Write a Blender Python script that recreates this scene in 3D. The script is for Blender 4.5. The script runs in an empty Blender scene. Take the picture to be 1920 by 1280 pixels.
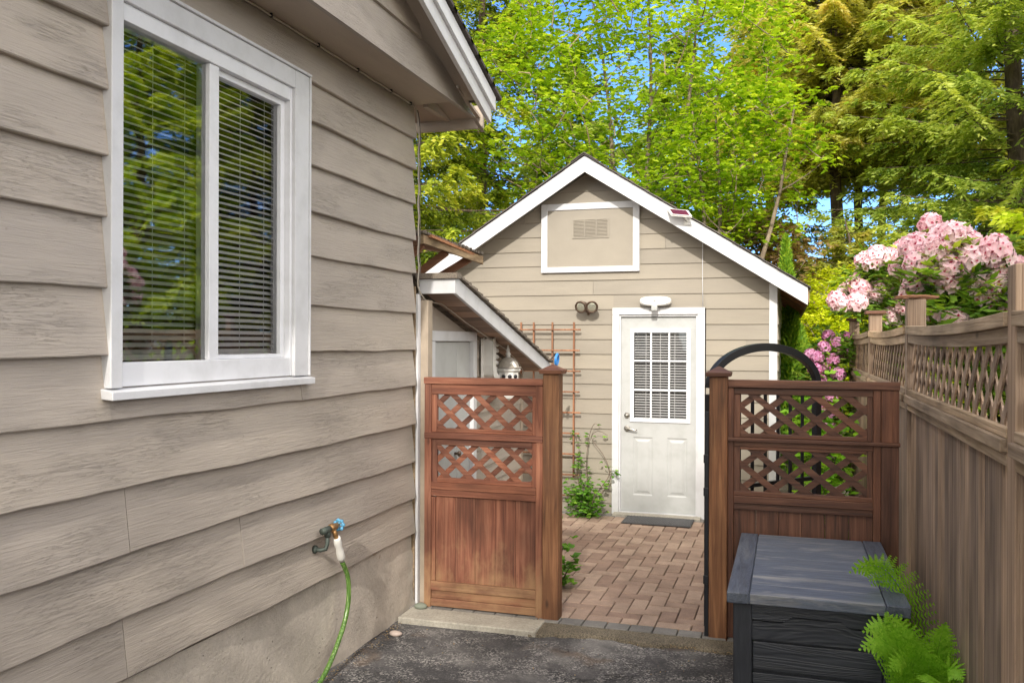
import bpy, math, random
import numpy as np
from mathutils import Vector
random.seed(7); rg = np.random.default_rng(7)
SC = bpy.context.scene; COL = SC.collection

# ------------------------------------------------------------------ camera
cam = bpy.data.objects.new('camera', bpy.data.cameras.new('camera')); COL.objects.link(cam)
SC.camera = cam
cam.data.sensor_width = 36; cam.data.lens = 1640/1920*36
cam.data.clip_start = .05; cam.data.clip_end = 3000
cam.location = (0, 0, 1.78)
cam.rotation_mode = 'XYZ'
from mathutils import Euler, Matrix
cam.rotation_euler = (Matrix.Rotation(math.radians(17.529), 3, 'Z') @ Matrix.Rotation(math.pi/2, 3, 'X') @ Matrix.Rotation(math.radians(.2), 3, 'Z')).to_euler()
# ------------------------------------------------------------------ sky, sun, exposure
SUN = Vector((.13, -1, .6)).normalized()
w = bpy.data.worlds.new('World'); SC.world = w; w.use_nodes = True
wn = w.node_tree; sky = wn.nodes.new('ShaderNodeTexSky'); sky.sky_type = 'NISHITA'; sky.sun_disc = False
sky.sun_elevation = math.asin(SUN.z); sky.sun_rotation = math.atan2(SUN.x, SUN.y)
sky.air_density = 1.0; sky.dust_density = 0; sky.ozone_density = 2.5
wn.nodes['Background'].inputs[1].default_value = .15
def _n(typ, **kw):
    n = wn.nodes.new('ShaderNode'+typ)
    for k, v in kw.items(): setattr(n, k, v)
    return n
# deep blue clear sky ahead; unseen bright broken cloud added behind the camera to lift the shade
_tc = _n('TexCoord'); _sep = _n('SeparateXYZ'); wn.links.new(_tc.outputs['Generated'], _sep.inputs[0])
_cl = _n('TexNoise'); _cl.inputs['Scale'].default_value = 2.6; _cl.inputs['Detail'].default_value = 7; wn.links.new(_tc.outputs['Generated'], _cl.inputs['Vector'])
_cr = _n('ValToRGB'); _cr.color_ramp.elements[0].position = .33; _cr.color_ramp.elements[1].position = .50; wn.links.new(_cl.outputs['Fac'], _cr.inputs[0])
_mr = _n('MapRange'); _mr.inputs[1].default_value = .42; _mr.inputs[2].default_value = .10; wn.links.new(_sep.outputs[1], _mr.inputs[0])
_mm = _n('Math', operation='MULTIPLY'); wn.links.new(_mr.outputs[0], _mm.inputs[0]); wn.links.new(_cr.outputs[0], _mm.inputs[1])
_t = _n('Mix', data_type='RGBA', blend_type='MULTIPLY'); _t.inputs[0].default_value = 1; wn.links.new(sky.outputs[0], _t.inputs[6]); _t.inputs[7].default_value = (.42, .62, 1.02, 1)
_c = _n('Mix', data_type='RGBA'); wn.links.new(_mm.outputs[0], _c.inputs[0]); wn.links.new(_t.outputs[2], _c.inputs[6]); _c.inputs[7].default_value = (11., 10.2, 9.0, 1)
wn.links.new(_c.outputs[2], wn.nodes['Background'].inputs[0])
sl = bpy.data.lights.new('sun', 'SUN'); sl.energy = 2.0; sl.angle = math.radians(.8); sl.color = (1, .94, .85)
so = bpy.data.objects.new('sun', sl); COL.objects.link(so); so.rotation_euler = SUN.to_track_quat('Z', 'Y').to_euler(); so.location = (3, -20, 15)
vs = SC.view_settings; vs.view_transform = 'Standard'; vs.look = 'None'; vs.gamma = 1; vs.use_curve_mapping = False
vs.exposure = 1.02

# ------------------------------------------------------------------ node helper and materials
def nd(nt, typ, props=None, **inp):
    n = nt.nodes.new('ShaderNode'+typ)
    for k, v in (props or {}).items(): setattr(n, k, v)
    for k, v in inp.items():
        s = n.inputs[int(k[1:])] if k[0] == 'i' and k[1:].isdigit() else n.inputs[k.replace('_', ' ')]
        if isinstance(v, bpy.types.NodeSocket): nt.links.new(v, s)
        else: s.default_value = v
    return n
def newmat(name):
    m = bpy.data.materials.new(name); m.use_nodes = True
    nt = m.node_tree; return m, nt, nt.nodes['Principled BSDF']
def rgba(c): return (c[0], c[1], c[2], 1)
def coords(nt, rnd=True, scale=(1, 1, 1)):
    tc = nd(nt, 'TexCoord').outputs['Object']
    if rnd:
        a = nd(nt, 'Attribute', {'attribute_name': 'rnd'}).outputs['Fac']
        m = nd(nt, 'Math', {'operation': 'MULTIPLY'}, i0=a, i1=41.3).outputs[0]
        tc = nd(nt, 'VectorMath', {'operation': 'ADD'}, i0=tc, i1=nd(nt, 'CombineXYZ', i0=m, i1=m, i2=m).outputs[0]).outputs[0]
    return nd(nt, 'Mapping', i0=tc, Scale=scale).outputs[0]
def ramp(nt, fac, stops, interp='LINEAR'):
    r = nd(nt, 'ValToRGB', i0=fac); e = r.color_ramp.elements; r.color_ramp.interpolation = interp
    while len(e) < len(stops): e.new(.5)
    for el, (p, c) in zip(e, stops): el.position = p; el.color = rgba(c) if len(c) == 3 else c
    return r.outputs[0]
def mixc(nt, fac, a, b, mode='MIX'):
    n = nt.nodes.new('ShaderNodeMix'); n.data_type = 'RGBA'; n.blend_type = mode
    for s, v in ((n.inputs[0], fac), (n.inputs[6], a), (n.inputs[7], b)):
        if isinstance(v, bpy.types.NodeSocket): nt.links.new(v, s)
        else: s.default_value = v if not isinstance(v, tuple) or len(v) == 4 else rgba(v)
    return n.outputs[2]
def g3(v): return (v, v, v)
def axscale(ax, along, across): s = [across]*3; s['xyz'.index(ax)] = along; return tuple(s)
def simple(name, col, rough=.6, metal=0., bump=0, bscale=60, spec=.5, var=.12):
    m, nt, b = newmat(name); co = coords(nt, False)
    n = nd(nt, 'TexNoise', Vector=co, Scale=bscale, Detail=4.).outputs['Fac']
    c = mixc(nt, 1., rgba(col), ramp(nt, nd(nt, 'TexNoise', Vector=co, Scale=bscale*.12, Detail=5.).outputs['Fac'], [(.3, g3(1-var)), (.7, g3(1+var))]), 'MULTIPLY')
    nt.links.new(c, b.inputs['Base Color'])
    b.inputs['Roughness'].default_value = rough; b.inputs['Metallic'].default_value = metal; b.inputs['Specular IOR Level'].default_value = spec
    if bump: nt.links.new(nd(nt, 'Bump', Strength=bump, Distance=.004, Height=n).outputs[0], b.inputs['Normal'])
    return m
def siding_mat(name, ax, col, rough_bump=1., dirt=.25):
    m, nt, b = newmat(name)
    c1 = coords(nt, True, axscale(ax, 5, 95))
    grain = nd(nt, 'TexNoise', Vector=c1, Scale=1., Detail=7., Roughness=.62, Distortion=.7).outputs['Fac']
    c2 = coords(nt, True, axscale(ax, 3.2, 75))
    cr = nd(nt, 'TexNoise', Vector=c2, Scale=1., Detail=9., Roughness=.7, Distortion=1.6).outputs['Fac']
    crack = ramp(nt, cr, [(.490, g3(1)), (.499, g3(0)), (.501, g3(0)), (.510, g3(1))])
    gate = ramp(nt, nd(nt, 'TexNoise', Vector=coords(nt, True, axscale(ax, 1.7, 5)), Scale=1., Detail=3.).outputs['Fac'], [(.47, g3(0)), (.60, g3(1))])
    cm = mixc(nt, gate, (1, 1, 1, 1), crack)
    c0 = coords(nt, False)
    fine = nd(nt, 'TexNoise', Vector=c0, Scale=240., Detail=3.).outputs['Fac']
    big = nd(nt, 'TexNoise', Vector=coords(nt, True, axscale(ax, .8, 3)), Scale=1.3, Detail=6., Roughness=.6).outputs['Fac']
    base = mixc(nt, 1., rgba(col), ramp(nt, big, [(.3, g3(1-dirt)), (.52, (1, 1, 1)), (.75, (1.09, 1.08, 1.06))]), 'MULTIPLY')
    rn = nd(nt, 'Attribute', {'attribute_name': 'rnd'}).outputs['Fac']
    base = mixc(nt, 1., base, ramp(nt, rn, [(0, (.93, .93, .94)), (1, (1.05, 1.04, 1.02))]), 'MULTIPLY')
    base = mixc(nt, 1., base, ramp(nt, grain, [(.25, g3(.965)), (.6, g3(1.01))]), 'MULTIPLY')
    base = mixc(nt, 1., base, mixc(nt, .07*min(1, rough_bump), (1, 1, 1, 1), cm), 'MULTIPLY')
    # flecks where the paint has come off
    fl = nd(nt, 'TexNoise', Vector=coords(nt, True, axscale(ax, 30, 90)), Scale=1., Detail=2.).outputs['Fac']
    base = mixc(nt, ramp(nt, fl, [(.72, g3(0)), (.75, g3(.6))]), base, (.24, .20, .165, 1))
    nt.links.new(base, b.inputs['Base Color']); b.inputs['Roughness'].default_value = .62
    h = nd(nt, 'Math', {'operation': 'MULTIPLY_ADD'}, i0=cm, i1=.45, i2=grain).outputs[0]
    h = nd(nt, 'Math', {'operation': 'MULTIPLY_ADD'}, i0=fine, i1=.12, i2=h).outputs[0]
    nt.links.new(nd(nt, 'Bump', Strength=.75*min(1, rough_bump), Distance=.0065*rough_bump, Height=h).outputs[0], b.inputs['Normal'])
    return m
def wood(name, ax, cols, bump=.5, rough=.65, patch=None, along=1.6, across=38):
    m, nt, b = newmat(name)
    c1 = coords(nt, True, axscale(ax, along, across))
    g = nd(nt, 'TexNoise', Vector=c1, Scale=1., Detail=8., Roughness=.6, Distortion=.9).outputs['Fac']
    col = ramp(nt, g, [(.28, cols[0]), (.5, cols[1]), (.72, cols[2])])
    lo = nd(nt, 'TexNoise', Vector=coords(nt, True, axscale(ax, 1.5, 4)), Scale=1.2, Detail=4.).outputs['Fac']
    col = mixc(nt, 1., col, ramp(nt, lo, [(.3, g3(.52)), (.52, g3(1)), (.75, g3(1.32))]), 'MULTIPLY')
    rn = nd(nt, 'Attribute', {'attribute_name': 'rnd'}).outputs['Fac']
    col = mixc(nt, 1., col, ramp(nt, rn, [(0, (.70, .70, .73)), (.5, (1, 1, 1)), (1, (1.25, 1.19, 1.1))]), 'MULTIPLY')
    # knots
    vk = nd(nt, 'TexVoronoi', Vector=coords(nt, True, axscale(ax, 2.2, 5.5)), Scale=1.).outputs['Distance']
    col = mixc(nt, ramp(nt, vk, [(.03, g3(.75)), (.085, g3(0))]), col, rgba(tuple(.45*x for x in cols[0])))
    if patch:
        pn = nd(nt, 'TexNoise', Vector=coords(nt, False, axscale(ax, 2.6, 5)), Scale=1.1, Detail=5., Roughness=.6).outputs['Fac']
        zz = nd(nt, 'SeparateXYZ', i0=nd(nt, 'TexCoord').outputs['Object']).outputs[2]
        wgt = nd(nt, 'MapRange', i0=zz, i1=.65, i2=.1, i3=0., i4=.32).outputs[0]
        s = nd(nt, 'Math', {'operation': 'ADD'}, i0=pn, i1=wgt).outputs[0]
        col = mixc(nt, ramp(nt, s, [(.66, g3(0)), (.88, g3(.8))]), col, rgba(patch))
    nt.links.new(col, b.inputs['Base Color']); b.inputs['Roughness'].default_value = rough
    cr = ramp(nt, nd(nt, 'TexNoise', Vector=coords(nt, True, axscale(ax, along*.7, across*1.6)), Scale=1., Detail=6.).outputs['Fac'], [(.33, g3(0)), (.42, g3(1))])
    h = nd(nt, 'Math', {'operation': 'MULTIPLY_ADD'}, i0=cr, i1=.6, i2=g).outputs[0]
    nt.links.new(nd(nt, 'Bump', Strength=bump, Distance=.003, Height=h).outputs[0], b.inputs['Normal'])
    return m
def leafmat(name, stops, trans=.45, rough=.5):
    m, nt, b = newmat(name)
    rn = nd(nt, 'Attribute', {'attribute_name': 'rnd'}).outputs['Fac']
    c = ramp(nt, rn, stops)
    nt.links.new(c, b.inputs['Base Color']); b.inputs['Roughness'].default_value = rough; b.inputs['Specular IOR Level'].default_value = .3
    tr = nd(nt, 'BsdfTranslucent', Color=mixc(nt, 1., c, (1.25, 1.2, .6, 1), 'MULTIPLY'))
    mx = nd(nt, 'MixShader', i0=trans, i1=b.outputs[0], i2=tr.outputs[0])
    nt.links.new(mx.outputs[0], nt.nodes['Material Output'].inputs[0])
    return m

TAN = (.392, .346, .300)
M = {}
M['siding_y'] = siding_mat('painted_siding_house', 'y', TAN, 1., .14)
M['siding_x'] = siding_mat('painted_siding_shed', 'x', (.288, .256, .207), .35, .12)
M['tan'] = simple('tan_paint', (.36, .295, .228), .6, bump=.4, bscale=90)
M['tan2'] = simple('tan_paint_panel', (.288, .256, .207), .55, bump=.15, bscale=50, var=.05)
M['soffit'] = siding_mat('soffit_paint', 'y', (.41, .345, .28), .3, .12)
def white_mat(name, col, chips=.6, bump=.3):
    m, nt, b = newmat(name); co = coords(nt, False)
    n = nd(nt, 'TexNoise', Vector=co, Scale=7., Detail=6., Roughness=.6).outputs['Fac']
    c = mixc(nt, 1., rgba(col), ramp(nt, n, [(.3, (.88, .88, .87)), (.55, (1, 1, 1))]), 'MULTIPLY')
    ch = nd(nt, 'TexNoise', Vector=co, Scale=48., Detail=4., Roughness=.65).outputs['Fac']
    c = mixc(nt, ramp(nt, ch, [(.70, g3(0)), (.74, g3(chips))]), c, (.34, .29, .24, 1))
    nt.links.new(c, b.inputs['Base Color']); b.inputs['Roughness'].default_value = .45
    h = nd(nt, 'TexNoise', Vector=co, Scale=60., Detail=5.).outputs['Fac']
    nt.links.new(nd(nt, 'Bump', Strength=bump, Distance=.003, Height=h).outputs[0], b.inputs['Normal'])
    return m
M['white'] = white_mat('white_paint', (.61, .615, .635))
M['vinyl'] = white_mat('white_vinyl', (.70, .71, .74), 0., .05)
M['doorw'] = white_mat('white_door_paint', (.45, .46, .455), 0., .04)
M['blind'] = simple('blind_slat', (.92, .92, .92), .4, var=.04)
M['shadowroom'] = simple('unlit_room_shade', (.05, .047, .05), .9)  # near-black colour stands in for the shade of an unlit room
RED = [(.095, .030, .018), (.215, .078, .044), (.34, .15, .09)]
M['red_z'] = wood('stained_cedar_upright', 'z', RED, patch=(.34, .20, .10))
M['red_x'] = wood('stained_cedar_rail', 'x', RED, patch=(.34, .20, .10))
M['post_z'] = wood('stained_post', 'z', [(.085, .036, .016), (.19, .082, .036), (.31, .155, .07)])
BRN = [(.050, .021, .014), (.125, .052, .030), (.205, .095, .056)]
M['brn_z'] = wood('dark_cedar_upright', 'z', BRN, rough=.55)
M['brn_x'] = wood('dark_cedar_rail', 'x', BRN, rough=.55)
GRY = [(.17, .115, .078), (.31, .225, .165), (.46, .355, .275)]
M['gry_z'] = wood('weathered_fence_upright', 'z', GRY, bump=.7, rough=.8, along=.7, across=60)
M['gry_y'] = wood('weathered_fence_rail', 'y', [(.22, .155, .10), (.37, .275, .185), (.50, .39, .28)], bump=.7, rough=.8)
M['orange'] = wood('trellis_cedar', 'z', [(.12, .05, .026), (.23, .10, .048), (.34, .17, .09)])
M['raw'] = wood('bare_rafter_wood', 'x', [(.20, .085, .04), (.33, .15, .075), (.42, .22, .13)])
M['oldwood'] = wood('mossy_old_wood', 'y', [(.13, .09, .055), (.25, .18, .11), (.36, .28, .18)], bump=.8, rough=.85)
M['pinksoffit'] = wood('faded_soffit_boards', 'x', [(.27, .18, .13), (.36, .25, .19), (.42, .31, .24)], bump=.3)

def shingle(name, col):
    m, nt, b = newmat(name); co = coords(nt, False)
    rn = nd(nt, 'Attribute', {'attribute_name': 'rnd'}).outputs['Fac']
    n = nd(nt, 'TexNoise', Vector=co, Scale=160., Detail=3.).outputs['Fac']
    c = mixc(nt, 1., rgba(col), ramp(nt, n, [(.3, g3(.5)), (.7, g3(1.6))]), 'MULTIPLY')
    c = mixc(nt, 1., c, ramp(nt, rn, [(0, g3(.7)), (1, g3(1.3))]), 'MULTIPLY')
    nt.links.new(c, b.inputs['Base Color']); b.inputs['Roughness'].default_value = .95
    nt.links.new(nd(nt, 'Bump', Strength=.8, Distance=.003, Height=n).outputs[0], b.inputs['Normal'])
    return m
M['shingle'] = shingle('asphalt_shingle', (.095, .082, .075))
M['shingle2'] = shingle('cedar_shake', (.15, .125, .10))

def concrete(name, col, bump=.8, speck=.3, scale=1.):
    m, nt, b = newmat(name); co = coords(nt, False)
    n1 = nd(nt, 'TexNoise', Vector=co, Scale=3.*scale, Detail=8., Roughness=.65).outputs['Fac']
    n2 = nd(nt, 'TexNoise', Vector=co, Scale=55.*scale, Detail=6., Roughness=.7).outputs['Fac']
    v = nd(nt, 'TexVoronoi', Vector=co, Scale=22.*scale).outputs['Distance']
    pit = ramp(nt, v, [(.05, g3(0)), (.13, g3(1))])
    pg = ramp(nt, nd(nt, 'TexNoise', Vector=co, Scale=7.*scale, Detail=3.).outputs['Fac'], [(.5, g3(0)), (.6, g3(1))])
    pit = mixc(nt, pg, (1, 1, 1, 1), pit)
    c = mixc(nt, 1., rgba(col), ramp(nt, n1, [(.3, g3(.72)), (.7, g3(1.15))]), 'MULTIPLY')
    c = mixc(nt, 1., c, ramp(nt, n2, [(.3, g3(1-speck)), (.7, g3(1+speck*.5))]), 'MULTIPLY')
    c = mixc(nt, 1., c, mixc(nt, .6, (1, 1, 1, 1), pit), 'MULTIPLY')
    nt.links.new(c, b.inputs['Base Color']); b.inputs['Roughness'].default_value = .9
    h = nd(nt, 'Math', {'operation': 'MULTIPLY_ADD'}, i0=pit, i1=.8, i2=n2).outputs[0]
    h = nd(nt, 'Math', {'operation': 'MULTIPLY_ADD'}, i0=n1, i1=2.5, i2=h).outputs[0]
    nt.links.new(nd(nt, 'Bump', Strength=bump, Distance=.008, Height=h).outputs[0], b.inputs['Normal'])
    return m
M['found'] = concrete('foundation_paint', (.50, .445, .38), .9, .10)
M['slab'] = concrete('pale_concrete', (.42, .39, .33), .6)
M['kerb'] = concrete('aggregate_kerb', (.21, .175, .125), .9, .9, 2.)
M['stone'] = concrete('river_stone', (.30, .27, .23), .2, .2)

def asphalt():
    m, nt, b = newmat('old_asphalt'); co = coords(nt, False)
    n1 = nd(nt, 'TexNoise', Vector=co, Scale=1.6, Detail=7., Roughness=.62, Distortion=.6).outputs['Fac']
    ag = nd(nt, 'TexVoronoi', Vector=co, Scale=120.).outputs['Color']
    agv = nd(nt, 'SeparateXYZ', i0=ag).outputs[0]
    n3 = nd(nt, 'TexNoise', Vector=co, Scale=5.5, Detail=6., Roughness=.7).outputs['Fac']
    c = ramp(nt, n1, [(.32, (.020, .019, .020)), (.44, (.045, .043, .045)), (.53, (.085, .080, .080)), (.66, (.19, .18, .17))])
    wear = ramp(nt, n3, [(.45, g3(.12)), (.60, g3(1))])
    sp = ramp(nt, agv, [(.5, g3(0)), (.9, g3(.95))])
    c = mixc(nt, mixc(nt, 1., wear, sp, 'MULTIPLY'), c, (.34, .32, .30, 1))
    c = mixc(nt, ramp(nt, nd(nt, 'TexNoise', Vector=co, Scale=2.3, Detail=5., Distortion=.4).outputs['Fac'], [(.60, g3(0)), (.70, g3(.5))]), c, (.15, .095, .055, 1))
    cn = nd(nt, 'TexNoise', Vector=co, Scale=1.15, Detail=7., Roughness=.62, Distortion=.9).outputs['Fac']
    ck = ramp(nt, cn, [(.492, g3(1)), (.498, g3(0)), (.500, g3(0)), (.506, g3(1))])
    pg = ramp(nt, nd(nt, 'TexNoise', Vector=co, Scale=1.4, Detail=3.).outputs['Fac'], [(.44, g3(1)), (.52, g3(0))])
    ck = mixc(nt, pg, (1, 1, 1, 1), ck)
    c = mixc(nt, 1., c, mixc(nt, .75, (1, 1, 1, 1), ck), 'MULTIPLY')
    nt.links.new(c, b.inputs['Base Color']); b.inputs['Roughness'].default_value = .93
    h = nd(nt, 'Math', {'operation': 'MULTIPLY_ADD'}, i0=ck, i1=2., i2=agv).outputs[0]
    h = nd(nt, 'Math', {'operation': 'MULTIPLY_ADD'}, i0=n3, i1=2., i2=h).outputs[0]
    nt.links.new(nd(nt, 'Bump', Strength=.9, Distance=.004, Height=h).outputs[0], b.inputs['Normal'])
    return m
M['asphalt'] = asphalt()
def paver(name, a, bcol):
    m, nt, b = newmat(name); co = coords(nt, False)
    rn = nd(nt, 'Attribute', {'attribute_name': 'rnd'}).outputs['Fac']
    c = mixc(nt, rn, rgba(a), rgba(bcol))
    n = nd(nt, 'TexNoise', Vector=co, Scale=190., Detail=4., Roughness=.7).outputs['Fac']
    n1 = nd(nt, 'TexNoise', Vector=co, Scale=6., Detail=6., Roughness=.7).outputs['Fac']
    c = mixc(nt, 1., c, ramp(nt, n, [(.3, g3(.72)), (.7, g3(1.22))]), 'MULTIPLY')
    c = mixc(nt, 1., c, ramp(nt, n1, [(.3, g3(.72)), (.65, g3(1.1))]), 'MULTIPLY')
    nt.links.new(c, b.inputs['Base Color']); b.inputs['Roughness'].default_value = .92
    nt.links.new(nd(nt, 'Bump', Strength=.6, Distance=.003, Height=n).outputs[0], b.inputs['Normal'])
    return m
M['paver'] = paver('clay_pink_paver', (.265, .175, .132), (.42, .305, .232))
M['pavergrey'] = paver('grey_border_paver', (.17, .16, .15), (.26, .245, .225))
M['joint'] = simple('joint_sand', (.07, .055, .04), .95, bump=.8, bscale=200)
M['soil'] = concrete('bark_and_gravel', (.17, .14, .105), 1., .9, 2.)

def boxmat(name, ax, col, hi, bump=.6, sc=(2.2, 26)):
    m, nt, b = newmat(name)
    c1 = coords(nt, True, axscale(ax, sc[0]*.55, sc[1]*.55))
    wv = nd(nt, 'TexNoise', Vector=c1, Scale=1.1, Detail=3., Distortion=1.5).outputs['Fac']
    rings = nd(nt, 'Math', {'operation': 'SINE'}, i0=nd(nt, 'Math', {'operation': 'MULTIPLY'}, i0=wv, i1=85.).outputs[0]).outputs[0]
    f = nd(nt, 'TexNoise', Vector=coords(nt, True, axscale(ax, sc[0]*3, sc[1]*3)), Scale=1., Detail=6., Roughness=.65).outputs['Fac']
    pa = nd(nt, 'TexNoise', Vector=coords(nt, True, axscale(ax, 2., 11)), Scale=1., Detail=6., Roughness=.7, Distortion=.4).outputs['Fac']
    c = ramp(nt, f, [(.3, tuple(x*.7 for x in col)), (.7, tuple(x*1.35 for x in col))])
    c = mixc(nt, ramp(nt, pa, [(.50, g3(0)), (.72, g3(.8))]), c, rgba(hi))
    nt.links.new(c, b.inputs['Base Color']); b.inputs['Roughness'].default_value = .5; b.inputs['Specular IOR Level'].default_value = .45
    h = nd(nt, 'Math', {'operation': 'MULTIPLY_ADD'}, i0=rings, i1=.5, i2=f).outputs[0]
    nt.links.new(nd(nt, 'Bump', Strength=bump, Distance=.0016, Height=h).outputs[0], b.inputs['Normal'])
    return m
M['box_x'] = boxmat('charcoal_resin_front', 'x', (.032, .036, .046), (.055, .060, .072), .8, (1.3, 13))
M['box_z'] = boxmat('charcoal_resin_post', 'z', (.028, .031, .040), (.045, .05, .06), .25)
M['lid_x'] = boxmat('slate_resin_lid', 'x', (.105, .125, .168), (.40, .39, .37), .35)
M['lid_y'] = boxmat('slate_resin_lid_end', 'y', (.075, .090, .125), (.15, .165, .19), .7)
M['black'] = simple('black_metal', (.018, .019, .024), .4, .3)
M['nickel'] = simple('brushed_nickel', (.42, .39, .35), .32, 1.)
M['bronze'] = simple('tarnished_bronze', (.17, .12, .09), .4, .8)
M['brass'] = simple('old_brass', (.42, .24, .10), .42, .8, bump=.4, bscale=200)
M['pipe'] = simple('dark_green_pipe', (.06, .075, .065), .5, .4, bump=.6, bscale=250)
M['blue'] = simple('chipped_blue_enamel', (.10, .34, .55), .4, bump=.5, bscale=200, var=.3)
M['bluep'] = simple('blue_plastic', (.03, .22, .62), .35)
M['hosew'] = simple('white_hose_sleeve', (.70, .68, .64), .5)
def hosemat():
    m, nt, b = newmat('green_garden_hose'); co = coords(nt, False)
    n = nd(nt, 'TexNoise', Vector=nd(nt, 'Mapping', i0=co, Scale=(150, 150, 12)).outputs[0], Scale=1., Detail=2.).outputs['Fac']
    c = ramp(nt, n, [(.35, (.055, .12, .022)), (.55, (.09, .18, .035)), (.7, (.24, .34, .11))])
    nt.links.new(c, b.inputs['Base Color']); b.inputs['Roughness'].default_value = .25; return m
M['hose'] = hosemat()
M['cable'] = simple('grey_cable', (.40, .36, .30), .5)
M['cabledark'] = simple('dark_cable', (.12, .10, .085), .5)
M['rubber'] = simple('black_rubber', (.045, .045, .048), .6)
M['plas'] = simple('white_plastic', (.66, .65, .62), .4)
M['solar'] = simple('dark_red_solar_cell', (.10, .018, .022), .15)
M['sensor'] = simple('grey_lens', (.42, .43, .42), .25)
M['glassy'] = simple('lamp_lens', (.52, .52, .42), .08, .6)
def glass(name, ior, tint=(.9, .95, .92)):
    m, nt, b = newmat(name); nt.nodes.remove(b)
    fr = nd(nt, 'Fresnel', IOR=ior).outputs[0]
    n = nd(nt, 'TexNoise', Vector=nd(nt, 'TexCoord').outputs['Object'], Scale=1.6, Detail=2.).outputs['Fac']
    bp = nd(nt, 'Bump', Strength=.02, Distance=.2, Height=n).outputs[0]
    g = nd(nt, 'BsdfGlossy', Color=(1, 1, 1, 1), Roughness=.02, Normal=bp); t = nd(nt, 'BsdfTransparent', Color=rgba(tint))
    nt.links.new(nd(nt, 'MixShader', i0=fr, i1=t.outputs[0], i2=g.outputs[0]).outputs[0], nt.nodes['Material Output'].inputs[0]); return m
M['glass'] = glass('window_glass', 2.7)
M['glass_screen'] = glass('window_glass_behind_screen', 1.75, (.8, .8, .8))
M['bark'] = wood('tree_bark', 'z', [(.06, .042, .03), (.13, .092, .066), (.22, .165, .12)], bump=1., rough=.9, along=4, across=14)
M['barklt'] = wood('pale_tree_bark', 'z', [(.14, .10, .07), (.25, .19, .13), (.36, .29, .21)], bump=.6, rough=.85, along=5, across=12)

# ------------------------------------------------------------------ mesh builder
class MB:
    def __init__(s): s.v = []; s.f = []; s.r = []; s.sm = []
    def add(s, vs, fs, rnd=None, smooth=False):
        o = len(s.v); s.v += [tuple(p) for p in vs]; r = random.random() if rnd is None else rnd
        for f in fs: s.f.append([i+o for i in f]); s.r.append(r); s.sm.append(smooth)
        return s
    def box(s, x0, x1, y0, y1, z0, z1, rnd=None):
        v = [(x, y, z) for z in (z0, z1) for y in (y0, y1) for x in (x0, x1)]
        return s.add(v, [(0, 2, 3, 1), (4, 5, 7, 6), (0, 1, 5, 4), (2, 6, 7, 3), (0, 4, 6, 2), (1, 3, 7, 5)], rnd)
    def extr(s, pts, d, rnd=None):   # polygon pts (3d) extruded by vector d
        n = len(pts); d = Vector(d); a = [Vector(p) for p in pts]; b = [p+d for p in a]
        return s.add(a+b, [list(range(n)), list(range(2*n-1, n-1, -1))]+[(i, n+i, n+(i+1) % n, (i+1) % n)[::-1] for i in range(n)], rnd)
    def tube(s, path, r, n=8, rnd=None, cap=True, smooth=True):
        P_ = [Vector(p) for p in path]; rs = r if hasattr(r, '__len__') else [r]*len(P_); vs = []; up = None
        for i, p in enumerate(P_):
            t = (P_[min(i+1, len(P_)-1)]-P_[max(i-1, 0)]).normalized()
            if up is None: up = t.orthogonal().normalized()
            up = (up-t*up.dot(t)).normalized(); q = t.cross(up)
            for k in range(n):
                a = 2*math.pi*k/n; vs.append(p+(up*math.cos(a)+q*math.sin(a))*rs[i])
        fs = [(i*n+k, i*n+(k+1) % n, (i+1)*n+(k+1) % n, (i+1)*n+k) for i in range(len(P_)-1) for k in range(n)]
        o = random.random() if rnd is None else rnd
        s.add(vs, fs, o, smooth)
        if cap: b0 = len(s.v)-len(vs); s.f += [[b0+k for k in range(n)][::-1], [b0+(len(P_)-1)*n+k for k in range(n)]]; s.r += [o, o]; s.sm += [False, False]
        return s
    def lathe(s, base, axis, prof, n=16, rnd=None, smooth=True):   # prof: list of (dist along axis, radius)
        base = Vector(base); ax = Vector(axis).normalized()
        P_ = [base+ax*h for h, _ in prof]; u = ax.orthogonal().normalized(); q = ax.cross(u)
        vs = [p+(u*math.cos(2*math.pi*k/n)+q*math.sin(2*math.pi*k/n))*max(r, 1e-4) for p, (_, r) in zip(P_, prof) for k in range(n)]
        fs = [(i*n+k, i*n+(k+1) % n, (i+1)*n+(k+1) % n, (i+1)*n+k) for i in range(len(prof)-1) for k in range(n)]
        fs += [list(range(n))[::-1], [(len(prof)-1)*n+k for k in range(n)]]
        return s.add(vs, fs, rnd, smooth)
    def build(s, name, mat, parent=None, bevel=0, **kw):
        me = bpy.data.meshes.new(name); off = Vector(parent.matrix_world.translation) if parent else Vector((0, 0, 0))
        if parent and parent.parent: off = Vector(parent['_w'])
        elif parent: off = Vector(parent['_w'])
        me.from_pydata([(x-off.x, y-off.y, z-off.z) for x, y, z in s.v], [], s.f)
        a = me.attributes.new('rnd', 'FLOAT', 'FACE'); a.data.foreach_set('value', s.r)
        me.polygons.foreach_set('use_smooth', s.sm)
        me.materials.append(mat if not isinstance(mat, str) else M[mat])
        o = bpy.data.objects.new(name, me); COL.objects.link(o)
        if parent: o.parent = parent
        o['_w'] = tuple(off)
        if bevel:
            b = o.modifiers.new('bevel', 'BEVEL'); b.width = bevel; b.segments = 2; b.limit_method = 'ANGLE'; b.angle_limit = .6
        for k, v in kw.items(): o[k] = v
        return o
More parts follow.
